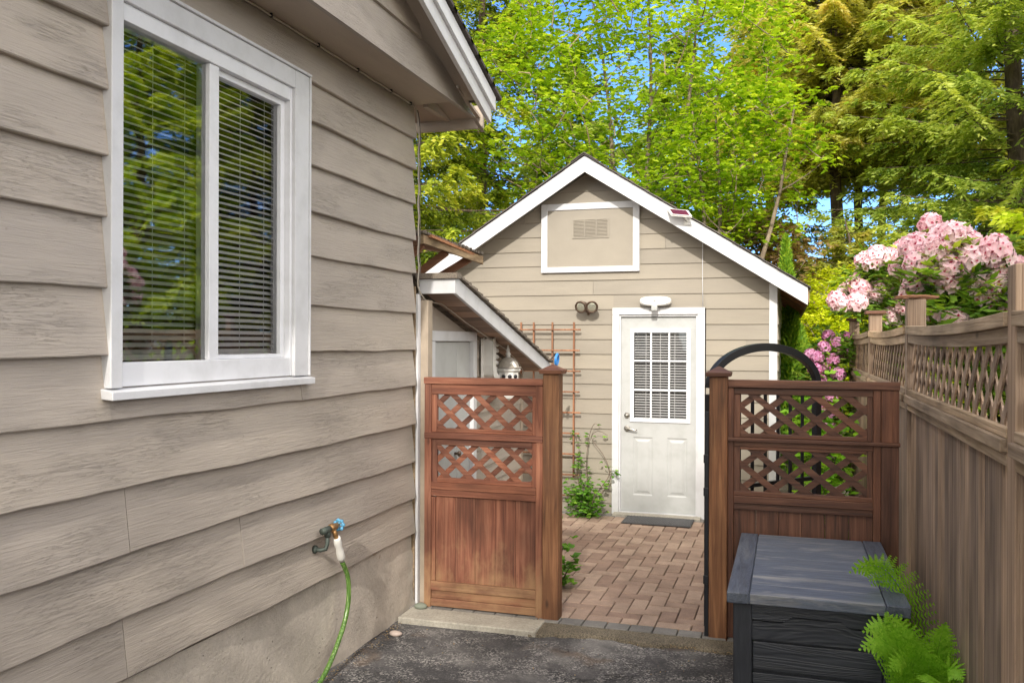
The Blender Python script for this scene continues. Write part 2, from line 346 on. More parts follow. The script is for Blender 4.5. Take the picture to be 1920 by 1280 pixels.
class Parts(MB):
    """every box becomes a part of its own"""
    def build(s, name, mat, parent=None, bevel=0, **kw):
        n = 0
        for i in range(0, len(s.f), 6):
            idx = sorted({k for f in s.f[i:i+6] for k in f}); mp = {k: j for j, k in enumerate(idx)}
            m = MB(); m.v = [s.v[k] for k in idx]; m.f = [[mp[k] for k in f] for f in s.f[i:i+6]]; m.r = s.r[i:i+6]; m.sm = s.sm[i:i+6]
            m.build(name, mat, parent, bevel, **kw)
def thing(name, label, cat, loc, group=None):
    o = bpy.data.objects.new(name, None); COL.objects.link(o); o.location = loc; o['label'] = label; o['category'] = cat
    o['_w'] = tuple(loc); o.empty_display_size = .1
    if group: o['group'] = group
    return o
def B(*a, **k): return MB().box(*a, **k)
def clip(poly, a, b, c):   # keep a*u+b*v<=c
    out = []
    for i, p in enumerate(poly):
        q = poly[(i+1) % len(poly)]; dp = a*p[0]+b*p[1]-c; dq = a*q[0]+b*q[1]-c
        if dp <= 0: out.append(p)
        if dp*dq < 0: t = dp/(dp-dq); out.append((p[0]+(q[0]-p[0])*t, p[1]+(q[1]-p[1])*t))
    return out
def lattice(u0, u1, v0, v1, step, wd, to3, d1, d2, off=0., slope=1., topf=None):
    """diagonal slats clipped to a rectangle; to3(u,v,depth); d1,d2 depth ranges of the two layers"""
    m = MB(); H = v1-v0; h = wd*math.sqrt(1+slope*slope)/2/slope
    for sgn, (da, db) in ((-1, d1), (1, d2)):
        u = u0-H/slope-step+off
        while u < u1+H/slope+step:
            ub = u; ut = u+sgn*(H+.1)/slope
            p = [(ub-h, v0-.05), (ub+h, v0-.05), (ut+h, v1+.05), (ut-h, v1+.05)]
            for c in ((-1, 0, -u0), (1, 0, u1), (0, -1, -v0), (0, 1, v1)):
                if p: p = clip(p, *c)
            if len(p) >= 3:
                a = [to3(x, y, da) for x, y in p]; bq = [to3(x, y, db) for x, y in p]; n = len(p)
                m.add(a+bq, [list(range(n)), list(range(2*n-1, n-1, -1))]+[(i, (i+1) % n, n+(i+1) % n, n+i)[::-1] for i in range(n)])
            u += step*random.uniform(.985, 1.015)
    return m

# ------------------------------------------------------------------ ground
def sheet(name, x0, x1, y0, y1, z, mat, n=1, hole=None):
    m = MB(); m.add([(x0, y0, z), (x1, y0, z), (x1, y1, z), (x0, y1, z)], [(0, 1, 2, 3)], .5); return m.build(name, mat, kind='structure')
sheet('ground', -400, 400, -400, 400, -.06, 'soil')
def wavy_sheet(name, x0, x1, y0, y1, z, mat, step, amp):
    nx = int((x1-x0)/step); ny = int((y1-y0)/step); m = MB(); vs = []
    for j in range(ny+1):
        for i in range(nx+1):
            x = x0+(x1-x0)*i/nx; y = y0+(y1-y0)*j/ny
            vs.append((x, y, z+amp*(math.sin(x*3.1+y*1.3)+math.sin(y*4.7-x*2.2)+.6*math.sin(9*x+7*y))/2.6))
    m.add(vs, [(j*(nx+1)+i, j*(nx+1)+i+1, (j+1)*(nx+1)+i+1, (j+1)*(nx+1)+i) for j in range(ny) for i in range(nx)], .5, True)
    return m.build(name, mat, kind='structure')
wavy_sheet('driveway', -2.6, 3.2, -6, 5.42, -.036, 'asphalt', .09, .004)
sheet('patio_bed', -4, .62, 5.36, 9.1, -.022, 'joint')
def pavers():
    m = MB(); g = MB(); L, W, gp = .222, .111, .0035
    def pv(mm, x0, x1, y0, y1):
        x0 += gp; x1 -= gp; y0 += gp; y1 -= gp
        if x1-x0 < .01 or y1-y0 < .01: return
        c = .0045; z1 = random.uniform(-.0015, .0015); z0 = -.04; tx = random.uniform(-.0012, .0012)
        v = [(x0, y0, z0), (x1, y0, z0), (x1, y1, z0), (x0, y1, z0), (x0, y0, z1-.004), (x1, y0, z1-.004), (x1, y1, z1-.004), (x0, y1, z1-.004),
             (x0+c, y0+c, z1-tx), (x1-c, y0+c, z1+tx), (x1-c, y1-c, z1+tx), (x0+c, y1-c, z1-tx)]
        mm.add(v, [(8, 9, 10, 11)]+[(i, (i+1) % 4, 4+(i+1) % 4, 4+i) for i in range(4)]+[(4+i, 4+(i+1) % 4, 8+(i+1) % 4, 8+i) for i in range(4)])
    X0, X1, Y0, Y1 = -3.9, .6, 5.495, 8.83
    for i in range(-60, 90):
        for j in range(-60, 90):
            # 90 degree herringbone lattice
            cx = X0+(i-j)*W; cy = Y0+(i+j)*W
            if (i-j) % 4 == 0 and False: pass
    nx = int((X1-X0)/W)+6; ny = int((Y1-Y0)/W)+6
    done = set()
    for j in range(-4, ny):
        for i in range(-4, nx):
            k = (i-j) % 4
            if k == 0: r = (i, i+2, j, j+1)        # lies along x
            elif k == 3: r = (i, i+1, j, j+2)      # stands along y
            else: continue
            x0, x1, y0, y1 = X0+r[0]*W, X0+r[1]*W, Y0+r[2]*W, Y0+r[3]*W
            x0 = max(x0, X0); x1 = min(x1, X1); y0 = max(y0, Y0); y1 = min(y1, Y1)
            if x1-x0 > .02 and y1-y0 > .02: pv(m, x0, x1, y0, y1)
    x = X0
    while x < X1: pv(g, x, x+W*1.15, 5.385, 5.495); pv(g, x, x+W*1.6, 8.83, 8.975); x += W*1.15 if False else W*1.6
    g2 = MB(); x = X0
    while x < X1-.01: pv(g2, x, x+.148, 5.375, 5.494); pv(g2, x, x+.148, 8.831, 8.975); x += .148
    a = m.build('patio_paving', 'paver', kind='structure'); b = g2.build('patio_border', 'pavergrey', kind='structure')
pavers()
# crumbling aggregate kerb strip between asphalt and pavers
def kerb():
    m = MB(); N = 60; top = []; 
    for i in range(N+1):
        x = -1.52+2.2*i/N
        yf = 5.20+.075*(i/N)+.02*math.sin(i*.55)+.012*math.sin(i*1.9+1)+.05*max(0, 1-abs(i-9)/7.)
        if i < 10: yf -= .06*(1-i/10)
        top.append((x, yf))
    for i in range(N):
        (xa, ya), (xb, yb) = top[i], top[i+1]
        ys = [0, .02, .08]
        za = [-.05, -.018, -.010]; v = []
        for (x, y) in ((xa, ya), (xb, yb)):
            for q, z in ((0, -.05), (.008, -.022), (.03, -.012), (.1, -.008)): v.append((x, y+q+.004*math.sin(x*50+q*90), z+.002*math.sin(x*70+q*40)))
            v.append((x, 5.379, -.006))
        m.add(v, [(k, 5+k, 6+k, k+1)[::-1] for k in range(4)], .5, True)
    m.build('kerb', 'kerb', kind='structure')
kerb()
B(-2.40, -1.475, 5.165, 5.40, -.08, .002).build('threshold_slab', 'slab', bevel=.008, kind='structure')
B(-1.72, -.83, 8.86, 8.99, -.02, .022).build('door_step', 'slab', bevel=.006, kind='structure')

# ------------------------------------------------------------------ lapped siding
def lap(m, ax, pos, out, zs, u0, u1, topz, hole=None, proud=.026, joints=(), jit=1., topfn=None, seg=.09, leftfn=None):
    """boards along u; pos = wall plane coord, out = +1/-1 outward direction along the other axis"""
    def pt(u, o, z):
        return (pos+out*o, u, z) if ax == 'y' else (u, pos+out*o, z)
    for k, z0 in enumerate(zs):
        z1 = zs[k+1] if k+1 < len(zs) else topz
        segs = [(u0, u1, z0, z1)]
        if hole:
            h0, h1, hz0, hz1 = hole
            if z1 > hz0 and z0 < hz1:
                segs = [(u0, h0, z0, z1), (h1, u1, z0, z1)]
                if z0 < hz0: segs.append((h0, h1, z0, hz0))
                if z1 > hz1: segs.append((h0, h1, hz1, z1))
        fin = []
        for a, b, c, d in segs:
            cuts = sorted([j for (kk, j) in joints if kk == k and a+.05 < j < b-.05])
            e = [a]+cuts+[b]; fin += [(e[i]+(.0015 if i else 0), e[i+1]-(.0015 if i+1 < len(e)-1 else 0), c, d) for i in range(len(e)-1)]
        ph = random.random()*9
        for a, b, c, d in fin:
            if topfn:
                # gable: trim u range by roof line
                a2, b2 = a, b
            n = max(1, int((b-a)/seg)); vs = []; rn = random.random(); bo = random.uniform(-.0015, .0015)*jit
            for i in range(n+1):
                u = a+(b-a)*i/n
                wz = jit*(.0025*math.sin(u*2.1+ph)+.0012*math.sin(u*7.3+ph*2)+random.uniform(-.0008, .0008))
                wo = jit*(.0018*math.sin(u*3.3+ph)+random.uniform(-.0006, .0006))+bo
                dd = d+.012; cc = c+wz if c == z0 else c
                if topfn:
                    dd = min(dd, topfn(u)); cc = min(cc, dd-.0005)
                fo = lambda z: proud+(.006-proud)*(z-z0)/(z1-z0)
                vs += [pt(u, -.004, cc), pt(u, fo(cc)+wo-.004, cc-.0005), pt(u, fo(cc)+wo, cc+.004), pt(u, fo(dd)+wo*.4, dd)]
            fs = []
            for i in range(n):
                for q in range(3): fs.append((i*4+q, (i+1)*4+q, (i+1)*4+q+1, i*4+q+1))
            fs += [(0, 1, 2, 3), tuple(n*4+q for q in (3, 2, 1, 0))]
            if (ax == 'y') == (out > 0): fs = [f[::-1] for f in fs]
            fs = [f[::-1] for f in fs]
            m.add(vs, fs, rn)
    return m

# ------------------------------------------------------------------ main house
house = thing('house', 'taupe lap sided house wall with white framed window close on the left', 'house', (-2.43, 4, 0))
WX = -2.44
zs = [.484, .72, .964, 1.215, 1.475, 1.723, 1.970, 2.234, 2.463, 2.71, 2.942, 3.15]
m = MB()
lap(m, 'y', WX, 1, zs, -3.5, 5.455, 3.42, hole=(2.66, 4.0, 1.60, 3.11), joints=[(2, 2.76), (1, 3.5), (0, 2.75), (3, .9), (6, 2.0), (1, 1.3)], jit=1.6, proud=.036)
wall = m.build('siding_wall', 'siding_y', house)
m = MB(); m.add([(WX-.001, -3.5, .3), (WX-.001, 2.66, .3), (WX-.001, 2.66, 3.42), (WX-.001, -3.5, 3.42)], [(0, 1, 2, 3)])
m.add([(WX-.001, 4.0, .3), (WX-.001, 5.455, .3), (WX-.001, 5.455, 3.42), (WX-.001, 4.0, 3.42)], [(0, 1, 2, 3)])
m.box(-6.5, WX-.004, 5.36, 5.455, -.1, 3.42); m.build('rear_wall', 'tan', house)
# foundation, rough near the corner
m = MB(); ny, nz = 150, 12; vs = []
for j in range(nz+1):
    for i in range(ny+1):
        y = -3.5+8.965*i/ny; z = -.1+.57*j/nz
        o = .004*math.sin(y*6+z*3)+.004*math.sin(y*13+z*19)+(.010*(random.random()-.5) if y > 4.9 else .002*(random.random()-.5))
        vs.append((-2.437+o+.022*(1-(z+.1)/.57), y, z))
m.add(vs, [(j*(ny+1)+i, j*(ny+1)+i+1, (j+1)*(ny+1)+i+1, (j+1)*(ny+1)+i) for j in range(nz) for i in range(ny)], .5, True)
m.build('foundation', 'found', house)
# corner trim: weathered inner strip, white face board turned to the gate
m = MB(); m.box(-2.452, -2.415, 5.458, 5.475, -.04, 2.15); m.build('corner_strip', 'oldwood', house)
m = MB(); m.box(-2.50, -2.398, 5.476, 5.52, -.04, 2.10); m.build('corner_board', 'white', house, bevel=.003)
m = MB(); m.box(-2.46, -2.345, 5.521, 5.60, -.03, 2.06); m.build('jamb_board', 'tan', house, bevel=.003)
# window
wf = MB()
wf.box(-2.44, -2.390, 2.640, 2.702, 1.60, 3.154); wf.box(-2.44, -2.390, 3.905, 4.036, 1.60, 3.154); wf.box(-2.44, -2.3905, 2.7025, 3.9045, 3.062, 3.154)
win = wf.build('window', 'white', house, bevel=.004)
m = MB(); m.box(-2.445, -2.377, 2.634, 4.045, 3.1545, 3.168); m.box(-2.445, -2.383, 4.0365, 4.050, 1.60, 3.154); m.build('window_trim', 'white', win, bevel=.002)
m = MB(); m.add([(-2.44, 2.622, 1.562), (-2.365, 2.622, 1.556), (-2.365, 2.622, 1.588), (-2.44, 2.622, 1.602), (-2.44, 4.065, 1.562), (-2.365, 4.065, 1.556), (-2.365, 4.065, 1.588), (-2.44, 4.065, 1.602)],
      [(0, 1, 2, 3)[::-1], (4, 5, 6, 7), (0, 4, 5, 1)[::-1], (1, 5, 6, 2)[::-1], (2, 6, 7, 3)[::-1]])
m.build('window_sill', 'white', win, bevel=.003)
m = MB()
m.box(-2.50, -2.408, 2.7025, 2.712, 1.603, 3.062); m.box(-2.50, -2.408, 3.885, 3.9045, 1.603, 3.062)
m.box(-2.50, -2.408, 2.7125, 3.8845, 1.603, 1.695); m.box(-2.50, -2.408, 2.7125, 3.8845, 2.995, 3.062)
m.box(-2.49, -2.418, 3.252, 3.318, 1.6955, 2.9945)
m.build('sash', 'vinyl', win, bevel=.003)
m = MB()
m.box(-2.485, -2.440, 3.850, 3.8845, 1.6955, 2.9945); m.box(-2.485, -2.440, 3.3185, 3.8495, 1.6955, 1.715); m.box(-2.485, -2.440, 3.3185, 3.8495, 2.965, 2.9945)
m.build('sliding_sash', 'vinyl', win, bevel=.003)
m = MB(); m.add([(-2.440, 2.712, 1.695), (-2.440, 3.252, 1.695), (-2.440, 3.252, 2.995), (-2.440, 2.712, 2.995)], [(0, 1, 2, 3)]); m.build('pane', 'glass', win)
m = MB(); m.add([(-2.462, 3.318, 1.714), (-2.462, 3.85, 1.714), (-2.462, 3.85, 2.966), (-2.462, 3.318, 2.966)], [(0, 1, 2, 3)]); m.build('pane', 'glass_screen', win)
m = MB(); z = 1.735
while z < 3.0:
    for (a, b) in ((2.72, 3.275), (3.295, 3.88)):
        s_ = .004*math.sin(z*5); vs = []
        for i in range(5):
            y = a+(b-a)*i/4
            vs += [(-2.494, y, z-.011), (-2.506, y, z-.002), (-2.518, y, z+.006)]
        m.add(vs, [(i*3+q, (i+1)*3+q, (i+1)*3+q+1, i*3+q+1) for i in range(4) for q in range(2)])
    z += .0285
for y in (2.79, 2.98, 3.18, 3.37, 3.58, 3.78): m.tube([(-2.492, y, 1.70), (-2.492, y, 3.03)], .0012, 5)
m.box(-2.53, -2.50, 2.72, 3.275, 1.70, 1.722); m.box(-2.53, -2.50, 3.295, 3.88, 1.70, 1.722)
m.build('blinds', 'blind', win)
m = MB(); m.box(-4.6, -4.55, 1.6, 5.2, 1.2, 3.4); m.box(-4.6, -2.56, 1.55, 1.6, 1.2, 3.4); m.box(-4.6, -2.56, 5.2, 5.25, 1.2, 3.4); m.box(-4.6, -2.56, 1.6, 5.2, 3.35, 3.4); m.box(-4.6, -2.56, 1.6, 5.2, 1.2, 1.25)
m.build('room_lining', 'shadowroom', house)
# eaves: boxed soffit, gable siding and rake of the roof end
m = MB(); m.box(-2.44, -2.095, -3.5, 5.43, 3.372, 3.385); m.build('soffit', 'soffit', house)
m = MB(); m.box(-2.60, -2.08, 5.875, 5.905, 3.30, 3.46)
m.extr([(-2.6, 5.874, 3.37), (-2.098, 5.874, 3.37), (-2.098, 5.432, 3.46), (-2.6, 5.432, 3.46)], (0, 0, .02))
m.box(-2.36, -2.325, 5.46, 5.872, 3.36, 3.42); m.build('eave_return', 'soffit', house)
rk = lambda y: 3.73-.345*(y-4.41)
m = MB(); zz = [3.33, 3.572, 3.812, 4.05, 4.29]
for k, z0 in enumerate(zz):
    ye = 4.41+(3.70-z0)/.345 if k else 5.90
    ye = min(ye, 5.9)
    n = 50; vs = []; a = -3.5
    for i in range(n+1):
        y = a+(ye-a)*i/n; z1 = min(z0+.25, rk(y)+.06); zc = min(z0, z1-.001); w_ = .001*math.sin(y*5)+random.uniform(-.0006, .0006)
        vs += [(-2.10, y, zc), (-2.072+w_, y, zc), (-2.092+w_, y, z1)]
    m.add(vs, [(i*3+q, i*3+q+1, (i+1)*3+q+1, (i+1)*3+q)[::-1] for i in range(n) for q in range(2)]+[(n*3, n*3+1, n*3+2)])
m.build('gable_siding', 'siding_y', house)
def rakebox(m, x0, x1, ya, yb, zb, zt, rnd=None):   # zb, zt offsets from rk
    v = []
    for x in (x0, x1):
        for y, o in ((ya, zb), (yb, zb), (yb, zt), (ya, zt)): v.append((x, y, rk(y)+o))
    m.add(v, [(0, 1, 2, 3), (7, 6, 5, 4), (0, 4, 5, 1), (1, 5, 6, 2), (2, 6, 7, 3), (3, 7, 4, 0)], rnd)
m = MB(); rakebox(m, -1.945, -1.915, 1.5, 5.585, -.075, .105); m.build('barge_board', 'white', house, bevel=.003)
m = MB(); rakebox(m, -1.914, -1.893, 1.5, 5.61, .02, .115); m.build('drip_edge', 'vinyl', house, bevel=.002)
m = MB(); rakebox(m, -2.6, -1.9455, 1.5, 5.60, .10, .118); m.build('roof_boards', 'soffit', house)
m = MB(); y = 5.66
while y > 1.4:
    x = -3.2
    while x < -1.87:
        x1 = min(x+random.uniform(.2, .34), -1.868); j = random.uniform(-.004, .004)
        rakebox(m, x+.002, x1, y-.19, y+j, .121, .136+.006); x = x1
    y -= .14
o_ = m.build('roof', 'shingle', house)
# cable run under soffit then down the corner
m = MB(); pts = []
for i in range(60):
    y = 1.0+4.42*i/59; pts.append((-2.405, y, 3.362-.004*abs(math.sin(i*.9))))
pts += [(-2.402, 5.44, 3.34), (-2.400, 5.462, 3.28)]
for i in range(30): pts.append((-2.398+.003*math.sin(i*1.3), 5.472+.004*math.sin(i*.8), 3.2-1.05*i/29))
pts += [(-2.39, 5.50, 2.10), (-2.38, 5.56, 2.06), (-2.37, 5.68, 2.05), (-2.36, 5.80, 2.045), (-2.345, 5.95, 2.0), (-2.33, 6.2, 1.925), (-2.32, 6.6, 1.83), (-2.31, 7.1, 1.72), (-2.31, 7.5, 1.60), (-2.32, 7.7, 1.50), (-2.36, 7.75, 1.44)]
m.tube(pts, .0048, 6); m.build('cable', 'cable', house)
m = MB(); m.tube([(p[0]+.006, p[1]+.010+.004*math.sin(i), p[2]) for i, p in enumerate(pts[60:92])], .0038, 6)
m.build('cable', 'cabledark', house)
# small clips on the soffit cable
m = Parts()
for y in (3.7, 4.15, 4.6, 5.05, 5.35): m.box(-2.412, -2.398, y, y+.010, 3.352, 3.372)
m.build('cable_clip', 'black', house)

# ------------------------------------------------------------------ low annex behind the left gate screen
anx = thing('annex', 'low taupe annex with white cupboard doors and shingled lean-to roof behind the reddish screen', 'annex', (-2.43, 6.8, 0))
m = MB(); zA = [-.03+.152*k for k in range(13)]
m2 = lap(MB(), 'y', -2.44, 1, [z for z in zA], 5.60, 8.02, 2.2, hole=(5.735, 6.67, -.05, 1.84), proud=.014, jit=.5, topfn=lambda y: 2.10-.262*(y-5.55))
m2.build('siding_wall', 'siding_y', anx)
m = MB(); m.box(-2.6, -2.452, 5.6, 8.02, -.05, 1.45); m.box(-2.6, -2.453, 5.6, 6.6, 1.45, 1.8); m.build('inner_wall', 'tan', anx)
m = MB(); m.box(-2.45, -2.425, 7.955, 8.03, -.02, 1.45); m.build('corner_board', 'tan', anx)
m = Parts(); m.box(-2.452, -2.405, 5.725, 5.80, -.02, 1.78); m.box(-2.452, -2.405, 6.60, 6.675, -.02, 1.78); m.box(-2.452, -2.404, 5.725, 6.675, 1.781, 1.855)
m.build('door_casing', 'white', anx, bevel=.003)
for a, b in ((5.803, 6.305), (6.311, 6.597)):
    d = B(-2.47, -2.438, a, b, .01, 1.775).build('cupboard_door', 'doorw', anx, bevel=.004)
MB().lathe((-2.438, 6.27, .92), (1, 0, 0), [(0, .012), (.02, .010), (.03, .020), (.045, .022), (.05, .008)]).build('door_knob', 'bronze', anx)
ar = lambda y: 2.225-.262*(y-5.55)
def abox(m, x0, x1, ya, yb, zb, zt, rnd=None):
    v = [(x, y, ar(y)+o) for x in (x0, x1) for y, o in ((ya, zb), (yb, zb), (yb, zt), (ya, zt))]
    m.add(v, [(0, 1, 2, 3), (7, 6, 5, 4), (0, 4, 5, 1), (1, 5, 6, 2), (2, 6, 7, 3), (3, 7, 4, 0)], rnd)
m = MB(); abox(m, -2.185, -2.160, 5.578, 8.05, -.115, .0); m.build('barge_board', 'white', anx, bevel=.003)
m = MB(); m.box(-2.43, -2.160, 5.55, 5.576, 2.105, 2.205); m.build('fascia_board', 'white', anx, bevel=.003)
m = MB(); y = 5.58
while y < 8.0: abox(m, -2.435, -2.186, y, min(y+.135, 8.03), -.075, -.06); y += .138
m.build('soffit_boards', 'pinksoffit', anx)
m = MB(); y = 8.06
while y > 5.6:
    x = -2.9
    while x < -2.14:
        x1 = min(x+random.uniform(.12, .25), -2.135+random.uniform(-.006, .004)); ya = max(y-.17, 5.53)
        v = [(xx, yy, ar(yy)+o) for xx in (x+.002, x1) for yy, o in ((ya, .002), (y, .012), (y, .03+random.uniform(0, .006)), (ya, .014))]
        m.add(v, [(0, 1, 2, 3), (7, 6, 5, 4), (0, 4, 5, 1), (1, 5, 6, 2), (2, 6, 7, 3), (3, 7, 4, 0)]); x = x1
    y -= .125
m.box(-2.44, -2.135, 5.525, 5.60, 2.207, 2.245)
m.build('roof', 'shingle2', anx)
# open timber eave with mossy gutter board above it
m = MB(); v = []
m.extr([(-3.1, 5.62, 2.56), (-2.36, 5.62, 2.50), (-2.27, 6.42, 2.42), (-3.1, 6.42, 2.56)], (0, 0, .02)); m.build('upper_roof_boards', 'raw', anx)
m = MB()
m.extr([(-2.42, 5.56, 2.455), (-2.40, 5.56, 2.455), (-2.40, 5.56, 2.515), (-2.42, 5.56, 2.515)], (.135, .85, -.075)); m.build('gutter_board', 'oldwood', anx, bevel=.004)
m = Parts()
for i, (y, t) in enumerate(((5.62, 0), (5.95, .05), (6.3, .1))): m.extr([(-2.43+t, y, 2.49-t*.4), (-2.43+t, y+.035, 2.49-t*.4), (-2.72, y+.035, 2.24), (-2.72, y, 2.24)], (0, 0, -.06))
m.build('rafter', 'raw', anx)
m = MB(); random.seed(3)
for i in range(34):
    t = i/34.; x = -2.40+.135*t; y = 5.54+.85*t
    for k in range(3):
        xx = x-.10*k; m.box(xx-.10, xx+.015+random.uniform(-.008, .008), y, y+.024, 2.522-.075*t+.008*k, 2.535-.075*t+.012*k+random.uniform(0, .008))
m.build('upper_roof', 'shingle2', anx)

# ------------------------------------------------------------------ hose hanger, birdhouse, small blue reel
hh = thing('hose_hanger', 'white ribbed plastic hose hanger on the annex wall beside the white doors', 'hose hanger', (-2.42, 6.93, 1.49))
m = MB()
prof = [(6.80, 1.80), (6.86, 1.81), (6.87, 1.56), (6.93, 1.50), (7.05, 1.50), (7.09, 1.54), (7.09, 1.50), (7.04, 1.455), (6.90, 1.45), (6.82, 1.50), (6.80, 1.58)]
m.extr([(-2.40, y, z) for y, z in prof], (.09, 0, 0)); m.build('bracket', 'plas', hh, bevel=.004)
m = MB(); m.box(-2.412, -2.40, 6.78, 7.0, 1.47, 1.80); m.build('backplate', 'plas', hh, bevel=.004)
m = MB()
for k in range(5):
    z = 1.765-.052*k
    m.lathe((-2.355, 6.87, z), (0, 1, -.08), [(0, .018), (.03, .022), (.12, .024), (.165, .019), (.17, .003)], 12)
m.build('rib', 'plas', hh)
bh = thing('birdhouse', 'small white castle shaped birdhouse with pointed spire hanging by the annex wall', 'birdhouse', (-2.25, 7.05, 1.28))
cx, cy = -2.27, 7.08
m = MB(); m.lathe((cx, cy, 1.30), (0, 0, 1), [(0, .085), (.02, .095), (.22, .09), (.235, .11), (.25, .11)], 8, smooth=False); m.build('tower', 'plas', bh, bevel=.002)
m = MB(); m.lathe((cx, cy, 1.552), (0, 0, 1), [(0, .112), (.012, .112), (.014, .095), (.05, .082), (.08, .055), (.095, .022)], 16); m.build('dome_roof', 'stone', bh)
m = MB(); m.lathe((cx, cy, 1.645), (0, 0, 1), [(0, .022), (.02, .018), (.03, .024), (.045, .014), (.06, .017), (.075, .010), (.13, .002)], 10); m.build('spire', 'plas', bh)
for a in (-1.7, -1.1, -.5):
    m = MB(); dx, dy = math.cos(a), math.sin(a)
    m.lathe((cx+dx*.086, cy+dy*.086, 1.485), (dx, dy, 0), [(0, .017), (.009, .017)], 12); m.build('window', 'black', bh)
m = MB(); m.extr([(cx+.012, cy-.085, 1.553), (cx+.095, cy-.05, 1.553), (cx+.088, cy-.052, 1.58), (cx+.065, cy-.062, 1.62), (cx+.04, cy-.072, 1.60)], (-.01, .02, 0)); m.build('gablet', 'plas', bh)
br = thing('hose_reel', 'small bright blue plastic loop hanging at the low end of the lean-to roof', 'hose loop', (-2.10, 8.02, 1.50))
m = MB(); m.tube([(-2.09+.005*math.sin(a), 8.03+.045*math.cos(a), 1.61+.05*math.sin(a)) for a in [2*math.pi*i/20 for i in range(21)]], .013, 8, cap=False)
m.build('loop', 'bluep', br)
m = MB(); m.tube([(-2.10, 8.02, 1.66), (-2.12, 7.98, 1.63), (-2.15, 7.96, 1.60)], .006, 6); m.build('hook', 'black', br)

# ------------------------------------------------------------------ tap and hose on the house wall
tap = thing('outdoor_tap', 'brass garden tap with chipped blue handwheel on the taupe siding', 'tap', (-2.42, 4.18, .68))
m = MB(); m.tube([(-2.44, 4.16, .662), (-2.385, 4.16, .66), (-2.362, 4.175, .664), (-2.357, 4.182, .69), (-2.357, 4.184, .74)], .0115, 10)
m.lathe((-2.425, 4.16, .662), (1, 0, 0), [(0, .022), (.012, .022), (.02, .014)], 12)
m.lathe((-2.357, 4.184, .725), (0, 0, 1), [(0, .013), (.004, .018), (.03, .018), (.034, .013)], 10)
m.tube([(-2.357, 4.184, .765), (-2.357, 4.14, .767)], .015, 10)
m.lathe((-2.357, 4.13, .767), (0, 1, 0), [(0, .020), (.055, .020), (.075, .018)], 8)
m.build('supply_pipe', 'pipe', tap)
m = MB(); m.lathe((-2.357, 4.205, .768), (0, 1, 0), [(0, .015), (.008, .020), (.02, .023), (.04, .022), (.05, .015), (.056, .018), (.076, .017), (.08, .011), (.10, .010)], 12)
m.tube([(-2.355, 4.235, .758), (-2.345, 4.243, .735), (-2.340, 4.25, .705)], [.014, .013, .014], 10); m.build('valve_body', 'brass', tap)
m = MB()
for k in range(7):
    a = 2*math.pi*k/7; m.lathe((-2.357+.026*math.cos(a), 4.303, .768+.026*math.sin(a)), (0, 1, 0), [(0, .006), (.003, .010), (.012, .010), (.015, .006)], 8)
m.tube([(-2.357+.024*math.cos(a), 4.311, .768+.024*math.sin(a)) for a in [2*math.pi*i/20 for i in range(21)]], .007, 8, cap=False)
for a in (0, 1.57): m.tube([(-2.357+.024*math.cos(a), 4.311, .768+.024*math.sin(a)), (-2.357-.024*math.cos(a), 4.311, .768-.024*math.sin(a))], .005, 6)
m.build('handwheel', 'blue', tap)
hose = thing('garden_hose', 'green garden hose with white sleeve hanging from the tap down the house wall', 'hose', (-2.33, 4.3, -.03))
A = Vector((-2.340, 4.25, .712)); Bq = Vector((-2.35, 4.335, .558))
HOSE = [(-2.348, 4.395, .46), (-2.345, 4.40, .34), (-2.345, 4.36, .23), (-2.345, 4.28, .13), (-2.34, 4.18, .05), (-2.33, 4.06, -.005), (-2.31, 3.9, -.022), (-2.25, 3.6, -.022), (-2.1, 3.2, -.022), (-1.95, 2.7, -.022), (-2.0, 2.0, -.022)]
m = MB(); dv = (Bq-A)
m.lathe(A, dv, [(0, .019), (.006, .022), (.04, .023), (.07, .018), (.10, .022), (.14, .023), (.165, .0175)], 14); m.build('sleeve', 'hosew', hose)
pts = [Bq]+[Vector(p) for p in HOSE]
def spline(p, n=8):
    out = []
    for i in range(len(p)-1):
        a, b, c, d = p[max(i-1, 0)], p[i], p[i+1], p[min(i+2, len(p)-1)]
        for k in range(n):
            t = k/n; out.append(.5*((2*b)+(c-a)*t+(2*a-5*b+4*c-d)*t*t+(3*b-a-3*c+d)*t**3))
    return out+[p[-1]]
MB().tube(spline([Vector(p) for p in pts]), .0135, 14).build('hose', 'hose', hose)

# ------------------------------------------------------------------ gate screens
def board_panel(m, x0, x1, y0, y1, z0, z1, n):
    w_ = (x1-x0)/n
    for i in range(n): m.box(x0+i*w_+.0008, x0+(i+1)*w_-.0008, y0+random.uniform(0, .001), y1, z0, z1, random.uniform(.38, .66))
to = lambda y: (lambda u, v, d: (u, y+d, v))
ls = thing('gate_screen', 'reddish stained cedar lattice screen between the house corner and its capped post', 'gate screen', (-1.9, 5.45, 0))
Y = 5.45
B(-1.504, -1.397, Y-.03, Y+.077, -.035, 1.572).build('post', 'post_z', ls, bevel=.006)
m = MB(); m.add([(x, y, z) for z, r in ((1.573, .072), (1.598, .076), (1.604, .06), (1.634, .004)) for x, y in ((-1.4505-r, Y+.0235-r), (-1.4505+r, Y+.0235-r), (-1.4505+r, Y+.0235+r), (-1.4505-r, Y+.0235+r))],
      [(0, 3, 2, 1)]+[(4*i+k, 4*i+(k+1) % 4, 4*i+4+(k+1) % 4, 4*i+4+k) for i in range(3) for k in range(4)]+[(12, 13, 14, 15)])
m.build('post_cap', 'brn_x', ls, bevel=.003)
m = Parts()
m.box(-2.331, -2.283, Y-.018, Y+.03, .0, 1.494); m.box(-1.552, -1.506, Y-.018, Y+.03, -.02, 1.494)
m.box(-2.2825, -2.243, Y-.008, Y+.02, .745, 1.129); m.box(-2.2825, -2.243, Y-.008, Y+.02, 1.172, 1.424)
